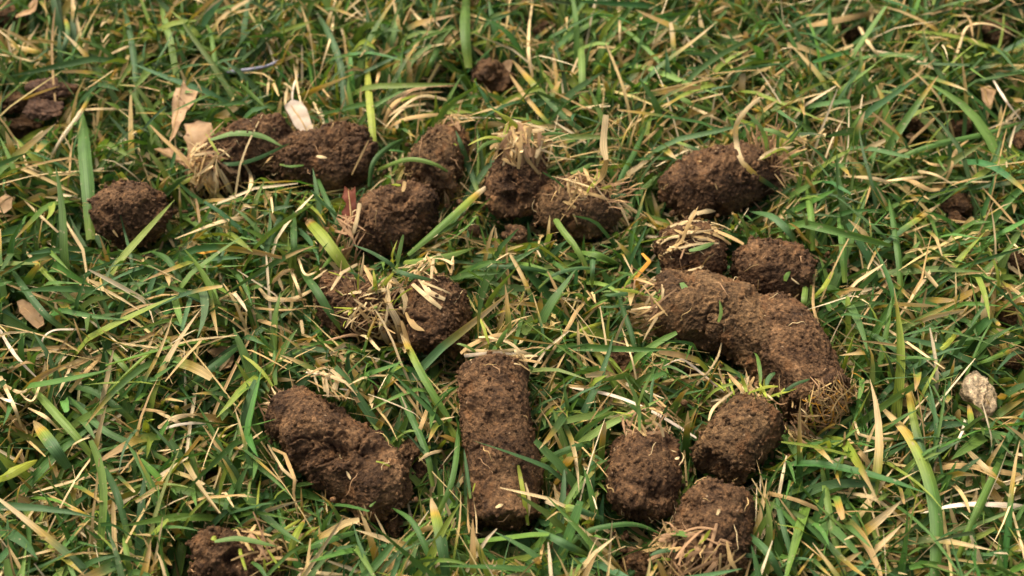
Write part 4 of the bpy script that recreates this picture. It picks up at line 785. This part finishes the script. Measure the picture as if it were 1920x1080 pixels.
for i, (code, lab, w, pts, fl) in enumerate(BL):
    r = np.random.default_rng(1000 + i); dry = code in 'stwko'
    W3 = px_pts(pts, 'o' in fl, None); rb = RB()
    make_rib(rb, W3, circ(W3[len(W3) // 2], w * (.82 if dry else 1)), code, r, 'cut' if 'c' in fl else ('straw' if dry else 'blade'), 'k' not in fl, r.uniform(-1.2, 1.2) if dry else r.uniform(-.5, .5), r.uniform(.04, .14) if dry else r.uniform(.12, .3), 30)
    ob = rb.build('dry_straw' if dry else 'grass_blade', M_STRAW if dry else M_GRASS, None, W3[0])
    tag(ob, lab, 'straw' if dry else 'grass blade', 'straws that stand out on the lawn' if dry else 'blades that stand out from the lawn')
    for p3 in catmull(W3, 9): x, y, d_ = proj(p3); OCC.append((x, y, max(5, w * .6), d_))

# straw bundles (each one clump that lifts away together)
def bundle(lab, strokes, extra=None):
    c = unproj(strokes[0][0][0][0], strokes[0][0][0][1], 1.5); rb = RB(); r = np.random.default_rng(len(lab))
    for pts, w, code in strokes:
        W3 = px_pts(pts, False, None); make_rib(rb, W3, circ(W3[0], w * .8), code, r, 'cut' if r.random() < .5 else 'straw', True, r.uniform(-1.2, 1.2), .08, 22)
        for p3 in catmull(W3, 7): x, y, d_ = proj(p3); OCC.append((x, y, 7, d_))
    tag(rb.build('straw_bundle', M_STRAW, None, c), lab, 'straw bundle', None)
bundle('bundle of curved tan straws arching over a dark hollow, top centre', [([(722, 235), (735, 200), (770, 178), (830, 172)], 9, 't'), ([(720, 225), (745, 205), (790, 180), (850, 190)], 8, 's'), ([(724, 240), (760, 222), (820, 215), (852, 222)], 9, 't'),
   ([(715, 215), (730, 190), (770, 170), (800, 165)], 7, 's'), ([(718, 232), (750, 190), (785, 165), (870, 160)], 8, 'k'), ([(722, 242), (745, 215), (765, 200), (800, 195)], 8, 's'), ([(725, 210), (760, 185), (810, 178)], 7, 'z'), ([(700, 172), (705, 150), (712, 132)], 8, 't')])
bundle('bundle of broken pale straws left of the straw bursting core', [([(485, 540), (505, 560), (545, 560), (590, 540)], 10, 's'), ([(495, 555), (540, 562), (575, 562)], 9, 't'), ([(505, 535), (530, 512), (555, 505)], 11, 't'), ([(520, 518), (530, 545)], 8, 's'), ([(548, 510), (560, 540), (572, 575)], 8, 's'), ([(480, 578), (530, 582), (575, 578)], 6, 't'), ([(560, 485), (575, 515), (610, 500)], 7, 's'), ([(563, 600), (566, 625)], 8, 's'), ([(485, 600), (520, 612), (560, 630)], 13, 't'), ([(575, 530), (600, 515), (612, 505)], 7, 's')])
bundle('sheaf of level pale straws behind the long straight core', [([(868, 655), (930, 658), (1003, 650)], 8, 's'), ([(872, 668), (930, 662), (1000, 665)], 8, 'w'), ([(880, 675), (925, 672), (975, 676)], 7, 's'), ([(965, 650), (975, 640), (985, 630)], 8, 's'), ([(870, 663), (950, 668), (1015, 672)], 7, 't')])
bundle('heap of broken straws at the right edge of the upper lawn', [([(1690, 335), (1710, 340), (1740, 355), (1765, 352)], 14, 't'), ([(1650, 340), (1690, 335), (1740, 330)], 8, 's'), ([(1580, 330), (1640, 335), (1690, 350)], 8, 's'), ([(1720, 320), (1760, 330), (1800, 355)], 7, 's'), ([(1730, 300), (1760, 310), (1830, 310)], 7, 't')])
bundle('tangle of pale straws at the left edge, middle height', [([(0, 705), (25, 760), (40, 800)], 9, 's'), ([(0, 745), (20, 752), (42, 760)], 9, 'w'), ([(5, 720), (40, 735), (70, 712)], 7, 's'), ([(30, 730), (60, 750), (80, 700)], 7, 's'), ([(15, 700), (50, 680), (80, 690)], 7, 't'), ([(105, 745), (118, 720), (135, 672)], 8, 's'), ([(130, 735), (160, 700), (190, 665)], 10, 't')])
bundle('fan of pale straws in the lower left centre grass', [([(295, 800), (330, 780), (390, 775)], 8, 's'), ([(300, 808), (340, 795), (400, 790)], 7, 'w'), ([(240, 765), (300, 772), (320, 775)], 7, 't'), ([(290, 770), (330, 790), (360, 812)], 8, 's')])
bundle('spray of pale straws behind the whitish leaf flake', [([(545, 230), (535, 190), (545, 140)], 6, 's'), ([(560, 230), (548, 180), (560, 140)], 5, 'w'), ([(555, 200), (545, 165), (530, 155)], 5, 's'), ([(500, 180), (503, 140)], 6, 's'), ([(600, 160), (615, 180), (632, 190)], 5, 't'), ([(585, 190), (600, 215), (605, 240)], 5, 's')])

# ------------------------------------------------------------------ ground sheet, with the punched holes
HOLES = [(835, 228, 46), (1005, 612, 22), (862, 480, 18), (1630, 850, 18), (700, 478, 20)]
HW = [(unproj(x, y, 0), circ(unproj(x, y, 0), rr)) for x, y, rr in HOLES]
gx = np.linspace(-32, 32, 220); gy = np.linspace(8, 62, 190); X, Y = np.meshgrid(gx, gy)
p = np.stack([X.ravel(), Y.ravel(), 0 * X.ravel()], 1); z = .25 * fbm(p / 3, 3, 5) + .18 * fbm(p / .6, 3, 8)
for c, rr in HW:
    q = np.linalg.norm(p[:, :2] - c[:2], axis=1) / (rr * .8); z -= 2.2 * sst(1.15, .7, q)
edge = np.minimum.reduce([X.ravel() + 32, 32 - X.ravel(), Y.ravel() - 8, 62 - Y.ravel()]); z *= sst(0, 2, edge); p[:, 2] = z
idx = np.arange(190 * 220).reshape(190, 220); f = np.stack([idx[:-1, :-1], idx[:-1, 1:], idx[1:, 1:], idx[1:, :-1]], -1).reshape(-1, 4)
B = 4000.0                                   # skirt to the horizon
ring = np.array([[-32, 8, 0], [32, 8, 0], [32, 62, 0], [-32, 62, 0], [-B, -B, 0], [B, -B, 0], [B, B, 0], [-B, B, 0]], float); n0 = len(p)
f = np.concatenate([f, np.array([[4, 5, 1, 0], [5, 6, 2, 1], [6, 7, 3, 2], [7, 4, 0, 3]]) + n0])
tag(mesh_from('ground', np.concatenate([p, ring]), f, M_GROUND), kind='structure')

r = np.random.default_rng(5); iv, jf = ico(); cv, cf, nv = [], [], 0
for k_ in range(4500):
    j = r.integers(len(CAPS)); a, b, rr_ = CP0[j], CP1[j], CR[j]; th = r.uniform(0, 6.283); dist = rr_ + abs(r.normal()) * .8 + .02
    c = a + (b - a) * r.random() + np.array([math.cos(th) * dist, math.sin(th) * dist, 0]); c[2] = r.uniform(.7, 2.0); sz = .016 + .085 * r.random() ** 4
    if cap_dist(c[None])[0] < 0: continue
    cv.append(iv * (1 + .4 * vnoise(iv * 1.6 + r.uniform(0, 90), 3)[:, None]) * r.uniform(.6, 1.3, 3) * sz + c); cf.append(jf + nv); nv += len(iv)
tag(mesh_from('soil_crumbs', np.concatenate(cv), np.concatenate(cf), M_SOIL), 'fine soil crumbs fallen into the grass around the cores', 'soil crumbs', kind='stuff')

# ------------------------------------------------------------------ the lawn
# occlusion lists for cores as discs
for cid in CORES:
    for q in catmull(PATH[cid], 11):
        x, y, d_ = proj(q[:3]); OCC.append((x, y, q[3] / d_ * F * .93, d_))
OC = np.array(OCC)
MW, MH = 384, 216; ZB = np.full((MH + 80, MW + 80), 1e9)          # coarse depth map of the things that must stay visible
for x, y, rr, d_ in OC:
    cx, cy, cr = x / 5 + 40, y / 5 + 40, rr / 5
    y0, y1, x0, x1 = int(max(0, cy - cr)), int(min(MH + 79, cy + cr + 1)), int(max(0, cx - cr)), int(min(MW + 79, cx + cr + 1))
    if y1 <= y0 or x1 <= x0: continue
    yy, xx = np.mgrid[y0:y1, x0:x1]; m = (xx - cx) ** 2 + (yy - cy) ** 2 < cr * cr; sub = ZB[y0:y1, x0:x1]; sub[m] = np.minimum(sub[m], d_)
BC = (np.array([c[0] for c in CAPS]) + np.array([c[1] for c in CAPS])) / 2
def bad_mask(P, tol, lucky):
    n, k, _ = P.shape; Q_ = P.reshape(-1, 3); x, y, d_ = proj(Q_)
    ix = np.clip((x / 5 + 40).astype(int), 0, MW + 79); iy = np.clip((y / 5 + 40).astype(int), 0, MH + 79)
    occ = (ZB[iy, ix] > d_ - .3) & (ZB[iy, ix] < 1e8)
    occ = occ.reshape(n, k).any(1) & ~lucky
    hit = np.zeros(len(Q_), bool)
    for a, b, r_ in zip(CP0, CP1, CR):
        m = (np.abs(Q_[:, 0] - a[0]) < r_ + 1.6) & (np.abs(Q_[:, 1] - a[1]) < r_ + 1.6) & ~hit
        if not m.any(): continue
        ab = b - a; q = Q_[m]; t = np.clip((q - a) @ ab / (ab @ ab + 1e-9), 0, 1); hit[m] = np.linalg.norm(q - a - t[:, None] * ab, axis=1) < r_ + tol
    hl = np.zeros(n, bool)
    for c, rr in HW: hl |= (np.linalg.norm(P[:, 1:, :2] - (c + np.array([0, -.3, 0]))[:2], axis=2) < rr * .85).any(1) & (P[:, :, 2].max(1) < 9)
    return occ | hit.reshape(n, k).any(1) | hl
def area_pts(n, r):
    """ground positions: view trapezoid and a margin around it"""
    y = r.uniform(12.5, 53, n); half = 5.5 + (y * .46) + 2.5; return np.stack([r.uniform(-1, 1, n) * half, y, np.zeros(n)], 1)
def gen(n, r, L, w, th0, th1, zroot, K=9, amin=.12, tuftsize=0, turn=.5):
    root = area_pts(n, r)
    if tuftsize: c = area_pts(n // tuftsize + 1, r); root = c[r.integers(len(c), size=n)] + np.concatenate([r.normal(size=(n, 2)) * .32, np.zeros((n, 1))], 1)
    ln = r.lognormal(math.log(L[0]), L[1], n).clip(L[2], L[3])
    fld = fbm(root / 4.0, 2, 61) * 2.2; az = r.uniform(0, 2 * math.pi, n); az = np.where(r.random(n) < .35, fld * 2 + r.normal(size=n) * .6, az)
    a0 = r.uniform(*th0, n); a1 = np.maximum(a0, r.uniform(*th1, n)); a1 = a0 + (a1 - a0) * r.choice([.3, .55, 1.0], n); pw = r.uniform(.7, 2.0, n)
    t = np.linspace(0, 1, K); th = np.radians(a0[:, None] + (a1 - a0)[:, None] * t ** pw[:, None]); da = r.normal(size=n) * turn
    ph = az[:, None] + da[:, None] * t
    d = np.stack([np.sin(th) * np.cos(ph), np.sin(th) * np.sin(ph), np.cos(th)], -1)
    P = np.concatenate([np.zeros((n, 1, 3)), np.cumsum((d[:, 1:] + d[:, :-1]) / 2, axis=1)], 1) * (ln / (K - 1))[:, None, None] + root[:, None]
    P[..., 2] += r.uniform(*zroot, n)[:, None]
    fl = amin + .5 * r.random(n)[:, None]; P[..., 2] = np.where(P[..., 2] < fl, fl + (P[..., 2] - fl) * .1, P[..., 2])
    hz = 2.35 + .35 * r.random(n)[:, None]; P[..., 2] = np.where(P[..., 2] > hz, hz + (P[..., 2] - hz) * .35, P[..., 2])
    side = np.stack([-np.sin(ph), np.cos(ph), 0 * ph], -1); nn = np.cross(d, side); tw = (r.normal(size=n) * .35)[:, None] + (r.normal(size=n) * .9)[:, None] * t
    Wd = side * np.cos(tw)[..., None] + nn * np.sin(tw)[..., None]
    return P, Wd, r.normal(w[0], w[1], n).clip(w[2], w[3])
def lawn(n, seed, luck=.035, rounds=9, tol=.03, **kw):
    r = np.random.default_rng(seed); P, Wd, w = gen(n, r, **kw); bad = bad_mask(P, tol, r.random(n) < luck)
    for _ in range(rounds):
        nb = int(bad.sum())
        if nb == 0: break
        P2, W2, w2 = gen(nb * 1, r, **{**kw, 'tuftsize': 0})
        i = np.where(bad)[0]; keep_root = r.random(nb) < .85         # regrow from the same root in another direction
        sh = P[i, 0] - P2[:, 0]; sh[:, 2] = 0; P2 = np.where(keep_root[:, None, None], P2 + sh[:, None], P2)
        b2 = bad_mask(P2, tol, r.random(nb) < luck); ok = i[~b2]
        P[ok], Wd[ok], w[ok] = P2[~b2], W2[~b2], w2[~b2]; bad[:] = False; bad[i[b2]] = True
    g = ~bad; return P[g], Wd[g], w[g], r
t9 = lambda K: np.linspace(0, 1, K)
def blade_w(w, K, r):
    n = len(w); t = t9(K); a = np.interp(t, [0, .12, .35, .65, .85, .96, 1], [.55, .8, 1, .92, .62, .25, .05]); b = np.interp(t, [0, .15, .5, .93, 1], [.6, .85, 1, .9, .6])
    c = r.random(n)[:, None] < .15; return np.where(c, b, a) * w[:, None]
def green_cols(n, K, r, root):
    t = t9(K)[None, :, None]; pr = np.array([.24, .24, .18, .16, .10, .08]); g = GREENS[r.choice(6, size=n, p=pr)][:, None] * r.uniform(.8, 1.22, n)[:, None, None]
    g = g * (1 + .12 * r.normal(size=(n, 1, 3)) * np.array([1, .5, .6])); c = np.repeat(g, K, axis=1)
    base = r.uniform(.05, .3, n)[:, None, None]; c = c + (np.array([.30, .34, .10]) - c) * sst(base, base * .2, t) * .7
    yl = (r.random(n) < .07)[:, None, None]; c = np.where(yl, c + (YG - c) * .75, c)
    tip = (r.random(n) < .30)[:, None, None]; s0 = r.uniform(.6, .95, n)[:, None, None]; st = STRAWS[r.integers(3, size=n)][:, None] * .85
    c = np.where(tip, c + (YEL * .8 - c) * sst(s0 - .12, s0, t), c); c = np.where(tip, c + (st - c) * sst(s0, s0 + .07, t), c); return c
RBg, RBs = RB(), RB(); K = 10
for n, seed, kw in ((22000, 21, dict(L=(3.4, .34, 1.3, 6.6), w=(.205, .055, .09, .34), th0=(30, 82), th1=(70, 105), zroot=(0, .5), K=K, tuftsize=4)),
                    (15000, 22, dict(L=(2.5, .3, 1.0, 4.6), w=(.17, .05, .08, .3), th0=(5, 50), th1=(35, 85), zroot=(0, .3), K=K, tuftsize=4)),
                    (9000, 23, dict(L=(2.6, .35, 1.0, 5.0), w=(.09, .03, .04, .15), th0=(10, 70), th1=(60, 105), zroot=(0, .8), K=K, tuftsize=3))):
    P, Wd, w, r = lawn(n, seed, **kw); m = len(w)
    RBg.add(*ribbon_mesh(P, Wd, blade_w(w, K, r), r.uniform(.08, .30, m), green_cols(m, K, r, P[:, 0]), r.uniform(0, 99, m)))
tag(RBg.build('lawn_grass', M_GRASS), 'dense green lawn grass lying in all directions around the soil cores', 'grass', kind='stuff')
K = 8
for n, seed, kw, codes in ((9000, 31, dict(L=(2.8, .4, .7, 6.0), w=(.072, .03, .03, .15), th0=(60, 92), th1=(80, 100), zroot=(.3, 1.7), K=K, turn=.15), (0, 1, 2, 3, 4, 5)),
                           (5500, 32, dict(L=(2.8, .4, .8, 5.2), w=(.075, .03, .03, .15), th0=(15, 60), th1=(40, 95), zroot=(0, .6), K=K, turn=.2), (0, 1, 2, 3)),
                           (11000, 33, dict(L=(1.9, .4, .5, 4.0), w=(.10, .04, .03, .2), th0=(78, 94), th1=(82, 98), zroot=(.05, .5), K=K, turn=.3), (2, 4, 4, 0))):
    P, Wd, w, r = lawn(n, seed, **kw); m = len(w)
    dense = fbm(P[:, 0] / 5.0 + 9, 2, 71); keep = r.random(m) < np.clip(.72 + dense * 1.1, .25, 1); P, Wd, w = P[keep], Wd[keep], w[keep]; m = len(w)
    kink = (r.random(m) < .3)[:, None]; off = np.where(np.arange(K)[None] > 4, (np.arange(K)[None] - 4) * .16, 0) * kink
    P = P + off[..., None] * norm(r.normal(size=(m, 1, 3)) * np.array([1, 1, .2]))
    c = STRAWS[np.array(codes)[r.integers(len(codes), size=m)]][:, None] * r.uniform(.7, 1.15, m)[:, None, None] * (1 + .15 * r.normal(size=(m, K, 1)) * .5)
    t = t9(K)[None, :, None]; gf = (r.random(m) < .2)[:, None, None]; c = np.where(gf, c + (YG * .8 - c) * sst(.5, .1, t), c)
    ww = np.interp(t9(K), [0, .06, .5, .95, 1], [.4, .85, 1, .8, .3])[None] * w[:, None]
    RBs.add(*ribbon_mesh(P, Wd, ww, r.uniform(.1, .35, m), np.clip(c, .01, .9), r.uniform(0, 99, m)))
tag(RBs.build('dry_grass', M_STRAW), 'dead straw coloured grass and thatch scattered through the green lawn', 'dry grass', kind='stuff')
print('objects', len(bpy.data.objects), 'verts', sum(len(m.vertices) for m in bpy.data.meshes))
